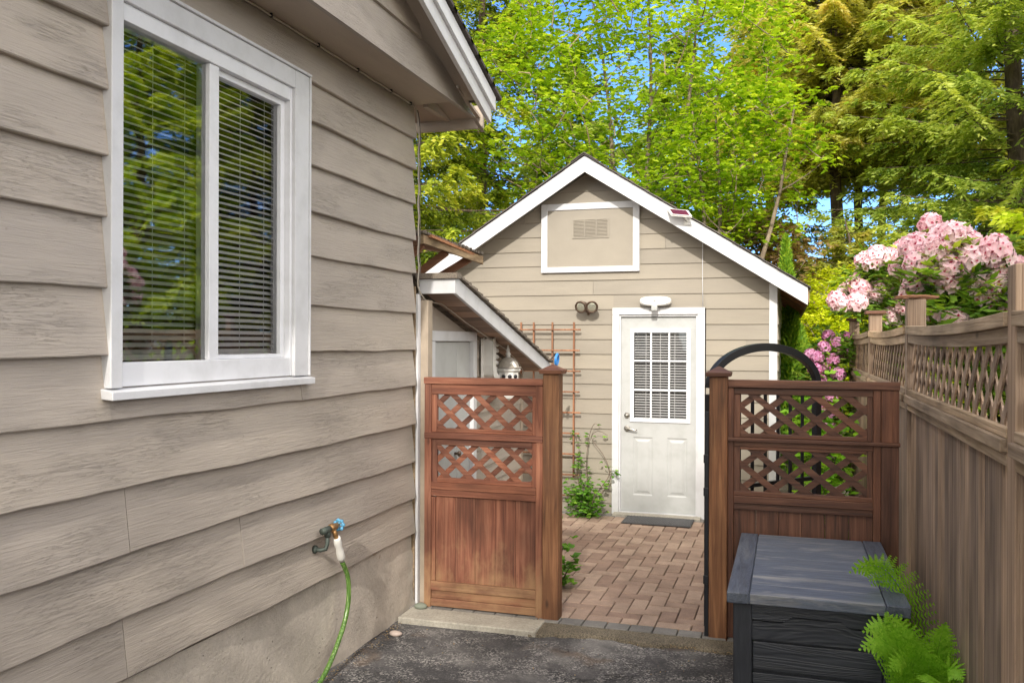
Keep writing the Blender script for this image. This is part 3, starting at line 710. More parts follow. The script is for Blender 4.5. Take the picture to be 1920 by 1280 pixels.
m.box(-1.580, -1.5525, Y-.008, Y+.02, .745, 1.129); m.box(-1.580, -1.5525, Y-.008, Y+.02, 1.172, 1.424)
m.box(-2.2825, -2.255, Y-.010, Y+.02, .175, .738)
m.build('stile', 'red_z', ls, bevel=.003)
m = Parts()
m.box(-2.335, -1.505, Y-.025, Y+.04, 1.495, 1.538)
m.box(-2.2828, -1.5522, Y-.012, Y+.02, 1.425, 1.4945); m.box(-2.2425, -1.5805, Y-.010, Y+.02, 1.172, 1.199)
m.box(-2.3305, -1.506, Y-.024, Y+.02, 1.130, 1.1705)
m.box(-2.2424, -1.5805, Y-.012, Y+.02, 1.087, 1.128); m.box(-2.2424, -1.5805, Y-.010, Y+.02, .838, .868)
m.box(-2.2828, -1.5522, Y-.020, Y+.02, .790, .8375); m.box(-2.2828, -1.5522, Y-.014, Y+.02, .7455, .7885)
m.box(-2.2828, -1.5522, Y-.018, Y+.02, .115, .1735); m.box(-2.2828, -1.5522, Y-.006, Y+.02, .060, .1135); m.box(-2.2828, -1.5522, Y-.014, Y+.02, .008, .0585)
m.build('rail', 'red_x', ls, bevel=.003)
for v0, v1, of in ((1.1995, 1.4245, .02), (.8685, 1.0865, .05)):
    lattice(-2.2424, -1.5806, v0, v1, .162, .036, to(Y), (-.006, .002), (.0025, .0105), of, .9).build('lattice', 'red_x', ls)
m = MB(); board_panel(m, -2.2545, -1.5527, Y+.002, Y+.018, .174, .745, 5); m.build('board_panel', 'red_z', ls, bevel=.0015)

rs = thing('gate_screen', 'dark brown cedar lattice screen behind the storage box, meeting the side fence', 'gate screen', (.1, 5.45, 0))
B(-.454, -.347, Y-.055, Y+.052, -.03, 1.572).build('post', 'post_z', rs, bevel=.006)
m = MB(); m.add([(x, y, z) for z, r in ((1.573, .072), (1.598, .076), (1.604, .06), (1.634, .004)) for x, y in ((-.4005-r, Y-.0015-r), (-.4005+r, Y-.0015-r), (-.4005+r, Y-.0015+r), (-.4005-r, Y-.0015+r))],
      [(0, 3, 2, 1)]+[(4*i+k, 4*i+(k+1) % 4, 4*i+4+(k+1) % 4, 4*i+4+k) for i in range(3) for k in range(4)]+[(12, 13, 14, 15)])
m.build('post_cap', 'brn_x', rs, bevel=.003)
m = Parts()
m.box(-.3465, -.312, Y-.018, Y+.03, .0, 1.507); m.box(.469, .510, Y-.018, Y+.03, .0, 1.507); m.box(.5115, .606, Y-.022, Y+.012, .0, 1.184); m.box(.5115, .606, Y-.022, Y+.012, 1.2075, 1.507)
for a, b in ((.7905, 1.152), (1.208, 1.466)): m.box(-.3115, -.275, Y-.008, Y+.02, a, b); m.box(.437, .4685, Y-.008, Y+.02, a, b)
m.build('stile', 'brn_z', rs, bevel=.003)
m = Parts()
m.box(-.347, .61, Y-.030, Y+.04, 1.508, 1.554); m.box(-.3118, .4688, Y-.012, Y+.02, 1.4665, 1.5065)
m.box(-.2745, .4365, Y-.010, Y+.02, 1.208, 1.232); m.box(-.3468, .612, Y-.032, Y+.02, 1.1855, 1.2065)
m.box(-.3118, .4688, Y-.012, Y+.02, 1.153, 1.185); m.box(-.2745, .4365, Y-.010, Y+.02, 1.135, 1.152)
m.box(-.3118, .4688, Y-.012, Y+.02, .858, .885); m.box(-.3118, .4688, Y-.022, Y+.02, .815, .857); m.box(-.3118, .4688, Y-.014, Y+.02, .775, .8135)
m.box(-.3118, .4688, Y-.014, Y+.02, .03, .12)
m.build('rail', 'brn_x', rs, bevel=.003)
for v0, v1, of in ((1.2325, 1.466, .03), (.8855, 1.1345, .07)):
    lattice(-.2748, .4368, v0, v1, .176, .037, to(Y), (-.006, .002), (.0025, .0105), of, .78).build('lattice', 'brn_x', rs)
m = MB(); board_panel(m, -.3115, .4685, Y+.002, Y+.018, .12, .775, 6); m.build('board_panel', 'brn_z', rs, bevel=.0015)

# black iron garden gate, standing half open behind the right screen
ig = thing('iron_gate', 'black metal garden gate with arched top standing open behind the right lattice screen', 'gate', (-.45, 5.62, 0))
hx, hy = -.475, 5.47; ex, ey = .20, 6.25
L_ = math.hypot(ex-hx, ey-hy); ux, uy = (ex-hx)/L_, (ey-hy)/L_
def gp(s, z, d=0): return (hx+ux*s-uy*d, hy+uy*s+ux*d, z)
def gbar(m, s0, s1, z0, z1, d0, d1): m.extr([gp(s0, z0, d0), gp(s1, z0, d0), gp(s1, z0, d1), gp(s0, z0, d1)], (0, 0, z1-z0))
m = MB(); gbar(m, 0, .045, .04, 1.46, -.02, .02); gbar(m, L_-.05, L_, .04, 1.50, -.02, .02); gbar(m, .045, L_-.05, .05, .09, -.018, .018); gbar(m, .045, L_-.05, 1.46, 1.49, -.018, .018); gbar(m, .045, L_-.05, .86, .885, -.012, .012)
m.build('frame', 'black', ig, bevel=.002)
m = MB(); n = 28; vs = []
for i in range(n+1):
    a = math.pi*(1-i/n); c_ = L_/2
    for r, d in ((0, -.02), (0, .02), (.05, .02), (.05, -.02)):
        s = c_+(c_-r)*math.cos(a); z = 1.50+(.275-r)*math.sin(a); vs.append(gp(s, z, d))
m.add(vs, [(i*4+k, i*4+(k+1) % 4, (i+1)*4+(k+1) % 4, (i+1)*4+k) for i in range(n) for k in range(4)], .5)
m.build('arch', 'black', ig, bevel=.002)
for k in range(7):
    s = .045+(L_-.095)*(k+1)/8; m = MB(); gbar(m, s-.008, s+.008, .09, 1.46, -.008, .008); m.build('bar', 'black', ig)
m = MB(); m.box(-.480, -.4555, Y-.04, Y-.008, -.02, 1.36); m.build('hinge_stile', 'black', ig, bevel=.002)
m = Parts()
for z in (.32, .85, 1.05): m.box(-.4865, -.456, Y-.056, Y-.041, z, z+.05)
m.build('hinge', 'black', ig, bevel=.002)

# ------------------------------------------------------------------ side fence
fe = thing('side_fence', 'weathered grey brown cedar fence with lattice top running along the right side', 'fence', (.7, 6, 0))
FX = .65
PY = [.53, 2.96, 5.47, 7.92, 10.37]
for i, y in enumerate(PY):
    q = MB().box(FX-.0, FX+.10, y, y+.10, -.05, 2.02 if i != 2 else 2.03).build('post', 'gry_z', fe, bevel=.004)
    if i == 2:
        m = MB()
        for k in range(26):
            a = random.uniform(-.25, .25); xx = FX+.05+random.uniform(-.04, .05); yy = y+random.uniform(-.01, .11); zc = 2.033+random.uniform(0, .018)
            m.tube([(xx-.08*math.cos(a), yy-.03*math.sin(a)-.03, zc), (xx, yy, zc+.006), (xx+.08*math.cos(a), yy+.03, zc-.002)], .0035, 5)
        m.build('twig_bundle', 'raw', fe, label='bundle of thin twigs lying on the post top')
    elif i > 2:
        B(FX-.03, FX+.13, y-.03, y+.13, 2.021, 2.05).build('post_cap', 'brn_x', fe, bevel=.004)
for i in range(len(PY)-1):
    ya, yb = PY[i]+.102, PY[i+1]-.002; n = 16
    sag = lambda y: 4*(y-ya)*(yb-y)/(yb-ya)**2
    def rail(x0, x1, zt0, zt1, sg):
        m = MB()
        vs = []
        for k in range(n+1):
            y = ya+(yb-ya)*k/n; s = -sg*sag(y)
            vs += [(x0, y, zt0+s), (x1, y, zt0+s), (x1, y, zt1+s), (x0, y, zt1+s)]
        m.add(vs, [(k*4+q, (k+1)*4+q, (k+1)*4+(q+1) % 4, k*4+(q+1) % 4) for k in range(n) for q in range(4)]+[(0, 1, 2, 3), (n*4+3, n*4+2, n*4+1, n*4)])
        m.build('rail', 'gry_y', fe, bevel=.003)
    rail(FX-.012, FX+.075, 1.832, 1.878, .018); rail(FX+.004, FX+.022, 1.780, 1.831, .018); rail(FX+.045, FX+.062, 1.780, 1.831, .018)
    rail(FX-.020, FX+.085, 1.440, 1.482, .0); rail(FX-.004, FX+.022, 1.483, 1.515, .0); rail(FX+.0, FX+.07, 1.395, 1.4395, .0)
    B(FX+.0235, FX+.044, ya, ya+.05, 1.49, 1.80).build('lattice_stop', 'gry_z', fe, bevel=.002)
    lt = lambda u, v, d: (FX+.024+d, u, v)
    lattice(ya, yb, 1.47, 1.815, .156, .038, lt, (0, .0075), (.012, .0195), .0, 1.0).build('lattice', 'gry_z', fe)
    m = MB(); y = ya; 
    while y < yb-.01:
        y1 = min(y+random.uniform(.088, .098), yb); m.box(FX+.024+random.uniform(0, .002), FX+.042, y+.001, y1-.001, -.02, 1.40); y = y1
    m.build('board_panel', 'gry_z', fe, bevel=.0015)
    B(FX+.0, FX+.07, ya, yb, .02, .12).build('kick_board', 'gry_y', fe, bevel=.003)

# ------------------------------------------------------------------ storage box
bx = thing('storage_box', 'charcoal wood-look resin deck box with slate lid in front of the right screen', 'storage box', (.12, 4.75, -.035))
X0, X1, Y0, Y1 = -.238, .487, 4.145, 5.39
m = Parts()
for x in (X0, X1-.085):
    for y in (Y0, Y1-.085): m.box(x, x+.085, y, y+.085, -.035, .585)
m.build('corner_post', 'box_z', bx, bevel=.006)
m = MB(); m.box(X0+.03, X1-.03, Y0+.03, Y1-.03, -.02, .585); m.build('inner_shell', 'box_z', bx)
m = MB()
rows = [(-.02, .130), (.146, .270), (.286, .412), (.428, .505)]
for z0, z1 in rows[:3]: m.box(X0+.087, X1-.087, Y0+.012, Y0+.0299, z0, z1); 
# top rail with the dropped handle notch
xa, xb = X0+.087, X1-.087; xc = (xa+xb)/2
zt = .583
m.extr([(xa, Y0+.004, .520), (xc-.14, Y0+.004, .520), (xc-.10, Y0+.004, .546), (xc+.10, Y0+.004, .546), (xc+.14, Y0+.004, .520), (xb, Y0+.004, .520), (xb, Y0+.004, zt), (xa, Y0+.004, zt)], (0, .0255, 0), .4)
m.extr([(xa, Y0+.012, .428), (xb, Y0+.012, .428), (xb, Y0+.012, .502), (xc+.148, Y0+.012, .502), (xc+.108, Y0+.012, .529), (xc-.108, Y0+.012, .529), (xc-.148, Y0+.012, .502), (xa, Y0+.012, .502)], (0, .0175, 0), .7)
m.build('front_planks', 'box_x', bx, bevel=.004)
m = MB()
for z0, z1 in ((-.02, .135), (.142, .278), (.285, .421), (.428, .58)):
    m.box(X0+.012, X0+.0299, Y0+.087, Y1-.087, z0, z1); m.box(X1-.0299, X1-.012, Y0+.087, Y1-.087, z0, z1)
m.build('side_planks', 'lid_y', bx, bevel=.004)
lx0, lx1, ly0, ly1 = -.265, .510, 4.115, 5.42
m = MB(); m.box(lx0, lx0+.098, ly0, ly1, .590, .640); m.box(lx1-.098, lx1, ly0, ly1, .590, .640); lid = m.build('lid_end_board', 'lid_y', bx, bevel=.005)
m = MB(); pl = 7; w_ = (ly1-ly0-.006)/pl
for i in range(pl): m.box(lx0+.103, lx1-.103, ly0+.003+i*w_, ly0+.003+(i+1)*w_+.0003, .592, .637)
for a, b in ((lx0+.0981, lx0+.103), (lx1-.103, lx1-.0981)): m.box(a, b, ly0+.005, ly1-.005, .592, .628)
m.build('lid', 'lid_x', bx, bevel=.0025)

# ------------------------------------------------------------------ shed
sh = thing('shed', 'small taupe gabled shed with white trim at the end of the paved path', 'shed', (-1.99, 9, 0))
AX, AZ, SL = -1.99, 3.686, .637
sr = lambda x: AZ-.12-SL*abs(x-AX)
zs = [-.05+.155*k-.004 for k in range(27)]; zs = [.098+.155*k for k in range(-1, 24)]
m = MB()
lap(m, 'x', 9.0, -1, zs, -4.05, -.178, 4, hole=(-1.735, -.79, -.1, 2.12), proud=.016, jit=.5, topfn=sr, joints=[(8, -3.0), (15, -1.95), (11, -.4), (4, -2.4), (13, -3.1), (18, -1.2), (6, -.5), (20, -2.7)], seg=.06)
m.build('siding_wall', 'siding_x', sh)
m = MB(); m.box(-3.9, -1.735, 9.005, 9.06, -.05, 2.12); m.box(-.79, -.11, 9.005, 9.06, -.05, 2.12)
m.extr([(-3.9, 9.005, 2.12), (-.11, 9.005, 2.12), (-.11, 9.005, sr(-.11)), (AX, 9.005, sr(AX)-.02), (-3.9, 9.005, sr(-3.9))], (0, .055, 0))
m.box(-.17, -.11, 9.06, 14.5, -.05, 2.33); m.box(-3.9, -3.85, 9.06, 14.5, -.05, 2.33); m.box(-3.9, -.11, 14.45, 14.5, -.05, 2.33); m.build('inner_wall', 'tan2', sh)
m = lap(MB(), 'y', -.108, 1, zs, 9.05, 14.5, 2.36, proud=.016, jit=.5, topfn=lambda u: 2.33); m.build('side_siding', 'siding_y', sh)
m = MB(); m.box(-.180, -.103, 8.974, 9.05, -.03, sr(-.14)-.03); m.build('corner_board', 'white', sh, bevel=.003)
m = Parts(); m.box(-1.742, -1.672, 8.968, 9.02, -.02, 2.060); m.box(-.872, -.80, 8.968, 9.02, -.02, 2.060); m.box(-1.742, -.80, 8.966, 9.02, 2.061, 2.13)
m.build('door_casing', 'white', sh, bevel=.003)
m = Parts(); m.box(-1.6715, -1.655, 8.985, 9.06, .0, 2.060); m.box(-.8885, -.8725, 8.985, 9.06, .0, 2.060); m.box(-1.6545, -.889, 8.985, 9.06, 2.04, 2.060); m.box(-1.66, -.885, 8.975, 9.06, .0, .030)
m.build('door_jamb', 'white', sh, bevel=.002)
# door leaf with window opening
dx0, dx1, dz0, dz1 = -1.654, -.8895, .032, 2.035; wx0, wx1, wz0, wz1 = -1.530, -.975, .985, 1.885
m = MB(); yf, yb_ = 9.012, 9.05
def frame_leaf(m):
    m.box(dx0, wx0, yf, yb_, dz0, dz1, .5); m.box(wx1, dx1, yf, yb_, dz0, dz1, .5); m.box(wx0, wx1, yf, yb_, wz1, dz1, .5)
    # lower area with two raised panels
    P1 = (wx0-.0, -1.325, .20, .80); P2 = (-1.180, wx1, .20, .80)
    m.box(wx0, wx1, yf, yb_, dz0, .20, .5); m.box(wx0, wx1, yf, yb_, .80, wz0, .5); m.box(-1.325, -1.180, yf, yb_, .20, .80, .5)
    for a, b, c, d in (P1, P2):
        r = [(0, 0), (.012, .006), (.024, .006), (.048, -.001)]; vs = []
        for ins, dp in r:
            vs += [(a+ins, yf+dp, c+ins), (b-ins, yf+dp, c+ins), (b-ins, yf+dp, d-ins), (a+ins, yf+dp, d-ins)]
        m.add(vs, [(4*i+k, 4*i+(k+1) % 4, 4*i+4+(k+1) % 4, 4*i+4+k) for i in range(3) for k in range(4)]+[(12, 13, 14, 15)], .5)
frame_leaf(m)
door = m.build('door', 'doorw', sh)
m = MB(); o1 = .030
m.box(wx0-o1, wx0+.01, yf-.012, yf-.0005, wz0-o1, wz1+o1); m.box(wx1-.01, wx1+o1, yf-.012, yf-.0005, wz0-o1, wz1+o1)
m.box(wx0+.0101, wx1-.0101, yf-.012, yf-.0005, wz1-.01, wz1+o1); m.box(wx0+.0101, wx1-.0101, yf-.012, yf-.0005, wz0-o1, wz0+.01)
for k in (1, 2):
    x = wx0+(wx1-wx0)*k/3; m.box(x-.009, x+.009, yf-.008, yf+.004, wz0+.01, wz1-.01)
zk = [wz0+(wz1-wz0)*k/3 for k in (1, 2)]
for z in zk:
    for a, b in ((wx0+.01, wx0+(wx1-wx0)/3-.0095), (wx0+(wx1-wx0)/3+.0095, wx0+2*(wx1-wx0)/3-.0095), (wx0+2*(wx1-wx0)/3+.0095, wx1-.01)): m.box(a, b, yf-.007, yf+.004, z-.009, z+.009)
m.build('window_grille', 'vinyl', door, bevel=.002)
m = MB(); m.add([(wx0, yf+.006, wz0), (wx1, yf+.006, wz0), (wx1, yf+.006, wz1), (wx0, yf+.006, wz1)], [(0, 1, 2, 3)]); m.build('pane', 'glass_door' if 'glass_door' in M else 'glass_screen', door)
m = MB(); z = wz0+.012
while z < wz1:
    m.add([(wx0+.012, yf+.020, z-.006), (wx1-.012, yf+.020, z-.006), (wx1-.012, yf+.036, z+.006), (wx0+.012, yf+.036, z+.006)], [(0, 1, 2, 3)]); z += .027
for x in (wx0+.13, (wx0+wx1)/2+.0, wx1-.13): m.box(x-.003, x+.003, yf+.017, yf+.0185, wz0+.01, wz1-.01)
m.build('blinds', 'blind', door)
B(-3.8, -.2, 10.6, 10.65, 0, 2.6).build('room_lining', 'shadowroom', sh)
m = MB(); m.lathe((-1.592, yf, .885), (0, -1, 0), [(0, .030), (.006, .032), (.010, .028), (.014, .013), (.045, .012)], 18)
m.tube([(-1.592, yf-.045, .885), (-1.57, yf-.05, .886), (-1.50, yf-.048, .872), (-1.478, yf-.046, .872)], [.012, .011, .008, .006], 10); m.build('door_handle', 'nickel', door)
MB().lathe((-1.592, yf, 1.02), (0, -1, 0), [(0, .028), (.006, .030), (.014, .027), (.018, .016), (.026, .015)], 18).build('deadbolt', 'nickel', door)
# attic hatch with vent
m = MB(); V = (-2.508, -1.461, 2.507, 3.232); t = .068
m.box(V[0], V[0]+t, 8.955, 8.999, V[2], V[3]); m.box(V[1]-t, V[1], 8.955, 8.999, V[2], V[3]); m.box(V[0]+t+.0005, V[1]-t-.0005, 8.956, 8.999, V[2], V[2]+t-.01); m.box(V[0]+t+.0005, V[1]-t-.0005, 8.956, 8.999, V[3]-t, V[3])
hf = m.build('hatch_frame', 'white', sh, bevel=.003)
B(V[0]+t, V[1]-t, 8.968, 8.99, V[2]+t-.01, V[3]-t).build('hatch_panel', 'tan2', hf)
m = MB(); a0, a1, b0, b1 = -2.172, -1.780, 2.862, 3.065
m.box(a0, a1, 8.960, 8.9675, b0, b0+.012); m.box(a0, a1, 8.960, 8.9675, b1-.012, b1); 
for x in (a0, a0+.126, a0+.252, a1-.014): m.box(x, x+.014, 8.959, 8.9675, b0+.012, b1-.012)
z = b0+.016
while z < b1-.02: m.extr([(a0+.014, 8.959, z), (a1-.014, 8.959, z), (a1-.014, 8.9675, z+.010), (a0+.014, 8.9675, z+.010)], (0, 0, .0028)); z += .0145
m.build('vent_grille', 'tan2', hf)
# roof
def slope_pt(sd, u, o): return (AX+sd*u, AZ-SL*u+o)
def sbox(m, sd, u0, u1, y0, y1, o0, o1, rnd=None, w0=None):
    pts = [slope_pt(sd, u0, o0), slope_pt(sd, u1, o0), slope_pt(sd, u1, o1), slope_pt(sd, u0, o1)]
    v = [(x, y, z) for y in (y0, y1) for x, z in pts]
    f = [(0, 1, 2, 3), (7, 6, 5, 4), (0, 4, 5, 1), (1, 5, 6, 2), (2, 6, 7, 3), (3, 7, 4, 0)]
    m.add(v, f if sd > 0 else [q[::-1] for q in f], rnd)
for sd in (-1, 1):
    m = MB(); sbox(m, sd, .0005, 2.165, 8.740, 8.768, -.172, -.006); m.build('barge_board', 'white', sh, bevel=.002)
m = MB()
for sd in (-1, 1):
    u = .0
    while u < 2.15: sbox(m, sd, u, min(u+.13, 2.16), 8.7685, 14.6, -.045, -.028); u += .134
m.build('soffit_boards', 'tan', sh)
m = Parts(); sbox(m, 1, 2.1605, 2.18, 8.7685, 14.6, -.14, -.01); sbox(m, -1, 2.1605, 2.18, 8.7685, 14.6, -.14, -.01)
m.build('fascia_board', 'oldwood', sh, bevel=.002)
m = Parts(); y = 9.1
while y < 14.5:
    sbox(m, 1, 1.80, 2.155, y, y+.04, -.15, -.046); y += .33
m.build('rafter', 'raw', sh)
m = MB(); random.seed(11)
for sd in (-1, 1):
    u = 2.195
    while u > .02:
        y = 8.715+random.uniform(-.006, .004)
        k = 0
        while y < 14.6:
            y1 = y+(random.uniform(.2, .36) if k < 8 else 2.2); j = random.uniform(-.005, .005)
            uu0 = max(u-.17, 0); pts = [slope_pt(sd, uu0, 0.0), slope_pt(sd, u+j, .004), slope_pt(sd, u+j, .019), slope_pt(sd, uu0, .008)]
            v = [(x, yy, z) for yy in (y, y1-.002) for x, z in pts]; f = [(0, 1, 2, 3), (7, 6, 5, 4), (0, 4, 5, 1), (1, 5, 6, 2), (2, 6, 7, 3), (3, 7, 4, 0)]
            m.add(v, f if sd > 0 else [q[::-1] for q in f]); y = y1; k += 1
        u -= .14
y = 8.705
while y < 14.6:
    for sd in (-1, 1): sbox(m, sd, 0, .14, y, y+.24, .016, .026)
    y += .2405
m.build('roof', 'shingle', sh)
# white cord from panel to the door
m = MB(); m.tube([(-.905, 8.80, 2.90), (-.84, 8.95, 2.88), (-.825, 8.968, 2.80), (-.825, 8.968, 2.4), (-.82, 8.968, 2.135)], .004, 6); m.build('cable', 'white', sh)

# ------------------------------------------------------------------ wall fixtures
fl = thing('floodlight', 'twin-headed bronze floodlight on the shed wall above the trellis', 'floodlight', (-1.99, 8.98, 2.12))
m = MB(); m.lathe((-1.99, 8.985, 2.125), (0, -1, 0), [(0, .05), (.018, .05), (.03, .03), (.05, .02)], 16); m.box(-2.02, -1.96, 8.94, 8.965, 2.10, 2.18)
m.tube([(-1.99, 8.95, 2.16), (-2.02, 8.92, 2.175)], .012, 8); m.tube([(-1.99, 8.95, 2.16), (-1.96, 8.92, 2.175)], .012, 8); m.build('mount', 'bronze', fl, bevel=.002)
m = MB(); m.lathe((-1.99, 8.96, 2.095), (0, -.6, -.8), [(0, .014), (.03, .018), (.04, .014)], 10); m.build('sensor', 'bronze', fl)
for s in (-1, 1):
    d = Vector((s*.22, -1, -.35)).normalized(); b0 = Vector((-1.99+s*.035, 8.95, 2.175))
    h = MB().lathe(b0, d, [(0, .022), (.01, .026), (.045, .028), (.085, .058), (.115, .066), (.125, .064), (.120, .056)], 20).build('lamp_head', 'bronze', fl)
    MB().lathe(b0+d*.112, d, [(0, .054), (.006, .050), (.011, .034), (.013, .002)], 20).build('lens', 'glassy', h)
dl = thing('security_light', 'white plastic motion security light above the shed door', 'wall light', (-1.29, 8.97, 2.13))
m = MB(); n = 24; vs = []
for y_, k in ((8.965, .92), (8.94, 1.), (8.90, .96), (8.885, .82)):
    for i in range(n):
        a = 2*math.pi*i/n; c_, s_ = math.cos(a), math.sin(a)
        vs.append((-1.29+.162*k*math.copysign(abs(c_)**.75, c_), y_, 2.195+.052*k*math.copysign(abs(s_)**.7, s_)))
m.add(vs, [(j*n+i, j*n+(i+1) % n, (j+1)*n+(i+1) % n, (j+1)*n+i)[::-1] for j in range(3) for i in range(n)]+[[3*n+i for i in range(n)][::-1]], .5, False); m.build('housing', 'plas', dl)
m = MB(); m.box(-1.35, -1.235, 8.865, 8.91, 2.150, 2.190); m.box(-1.305, -1.278, 8.870, 8.90, 2.198, 2.235); m.build('centre_block', 'plas', dl, bevel=.006)
m = MB(); m.box(-1.322, -1.262, 8.845, 8.905, 2.095, 2.149); m.build('sensor', 'sensor', dl, bevel=.008)
sp = thing('solar_panel', 'small dark red solar panel clipped to the right slope of the shed gable', 'solar panel', (-1.03, 8.72, 2.98))
m = MB(); c = Vector((-1.02, 8.665, 3.045)); u_ = Vector((.165, .0, -.022)); v_ = Vector((-.045, .085, .062)); nn = u_.cross(v_).normalized()
def slab(m, s, t0, t1):
    q = [c+nn*t0-u_*.5*s-v_*.5*s, c+nn*t0+u_*.5*s-v_*.5*s, c+nn*t0+u_*.5*s+v_*.5*s, c+nn*t0-u_*.5*s+v_*.5*s]; m.extr(q, nn*(t1-t0))
slab(m, 1.18, -.010, .006); m.build('frame', 'plas', sp, bevel=.003)
m = MB(); slab(m, .98, .0065, .0085); m.build('cell', 'solar', sp)
m = MB(); m.tube([(-1.02, 8.69, 3.035), (-.97, 8.72, 3.0), (-.955, 8.74, 2.96)], .012, 8); m.box(-.985, -.925, 8.728, 8.7395, 2.93, 2.995); m.build('bracket', 'plas', sp, bevel=.002)

# trellis
tr = thing('trellis', 'slim brown wooden ladder trellis fixed to the shed wall left of the door', 'trellis', (-2.4, 8.95, 0))
m = Parts()
for x, zl, zh in ((-2.72, .35, 1.985), (-2.58, .35, 1.985), (-2.375, .35, 1.985), (-2.142, .36, 1.985)): m.box(x-.009, x+.009, 8.925, 8.947, zl, zh)
m.build('upright', 'orange', tr, bevel=.003)
m = Parts()
for k in range(9):
    z = 1.905-.2165*k; m.box(-2.76, -2.075+(.0 if k % 2 else .01), 8.903, 8.9245, z-.008, z+.008)
m.build('crosspiece', 'orange', tr, bevel=.003)

# door mat
mt = thing('door_mat', 'dark grey studded rubber mat in front of the shed door', 'door mat', (-1.22, 8.74, 0))
m = MB(); m.box(-1.56, -.885, 8.50, 8.985, .003, .014); m.build('base', 'rubber', mt, bevel=.004)
m = MB()
for i in range(22):
    for j in range(13):
        x = -1.525+i*.0288+(.0144 if j % 2 else 0); y = 8.535+j*.0345
        m.lathe((x, y, .0142), (0, 0, 1), [(0, .010), (.004, .008)], 6, smooth=False)
m.build('studs', simple('mat_grey', (.11, .11, .115), .6), mt)

# stones
def pebble(name, label, x, y, z, a, b, c_, mat):
    m = MB(); n, k = 14, 8; vs = []; ph = random.random()*6
    for j in range(k+1):
        for i in range(n):
            t = math.pi*j/k; p = 2*math.pi*i/n; r = 1+.08*math.sin(3*p+ph)*math.sin(t)
            vs.append((x+a*r*math.sin(t)*math.cos(p), y+b*r*math.sin(t)*math.sin(p), z+c_*math.cos(t)))
    m.add(vs, [(j*n+i, (j+1)*n+i, (j+1)*n+(i+1) % n, j*n+(i+1) % n) for j in range(k) for i in range(n)], .5, True)
    o = m.build(name, mat); o['label'] = label; o['category'] = 'stone'
pebble('stone', 'smooth oval pinkish pebble on the asphalt near the foundation', -2.30, 4.92, -.018, .042, .026, .018, simple('pebble', (.36, .29, .25), .7, bump=.2))
pebble('stone', 'greenish grey stone at the foot of the corner board beside the left screen', -2.33, 5.375, .018, .045, .035, .022, simple('green_pebble', (.17, .19, .15), .7, bump=.3))

# ------------------------------------------------------------------ foliage helpers (numpy)
def quads_mesh(name, V, rnd, mat, parent, nv=4):
    """V: (N*nv,3) world verts, consecutive polygons of nv verts"""
    V = np.asarray(V, dtype=np.float32).reshape(-1, 3); N = len(V)//nv
    off = np.array(parent['_w'] if parent is not None else (0, 0, 0), dtype=np.float32)
    me = bpy.data.meshes.new(name); me.vertices.add(len(V)); me.vertices.foreach_set('co', (V-off).ravel())
    me.loops.add(N*nv); me.loops.foreach_set('vertex_index', np.arange(N*nv, dtype=np.int32))
    me.polygons.add(N); me.polygons.foreach_set('loop_start', np.arange(N, dtype=np.int32)*nv); me.polygons.foreach_set('loop_total', np.full(N, nv, dtype=np.int32))
    me.update(calc_edges=True)
    a = me.attributes.new('rnd', 'FLOAT', 'FACE'); a.data.foreach_set('value', np.clip(np.asarray(rnd, dtype=np.float32), 0, 1))
    me.materials.append(M[mat] if isinstance(mat, str) else mat)
    o = bpy.data.objects.new(name, me); COL.objects.link(o)
    if parent is not None: o.parent = parent
    o['_w'] = tuple(float(q) for q in off)
    return o
def nrm(a): return a/np.maximum(np.linalg.norm(a, axis=-1, keepdims=True), 1e-9)
def leaves(P, D, length, width, fold=.0, rg_=rg, flat=None):
    """rhombic leaves at P pointing along D"""
    n = len(P); D = nrm(D); R = rg_.normal(size=(n, 3))
    if flat is not None: R = R*flat+np.array([0, 0, 1.])
    S = nrm(np.cross(D, R)); length = np.broadcast_to(length, (n,))[:, None]; width = np.broadcast_to(width, (n,))[:, None]
    a = P; b = P+D*length*.45+S*width*.5; c = P+D*length; d = P+D*length*.45-S*width*.5
    return np.stack([a, b, c, d], axis=1).reshape(-1, 3)
def limb_tube(m, p0, p1, r0, r1, bend=0, n=6, k=4):
    p0 = Vector(p0); p1 = Vector(p1); pts = []; o = Vector((random.uniform(-1, 1), random.uniform(-1, 1), random.uniform(-.3, .3)))*bend
    for i in range(k+1):
        t = i/k; pts.append(p0.lerp(p1, t)+o*math.sin(math.pi*t))
    m.tube(pts, [r0+(r1-r0)*i/k for i in range(k+1)], n, cap=False); return pts

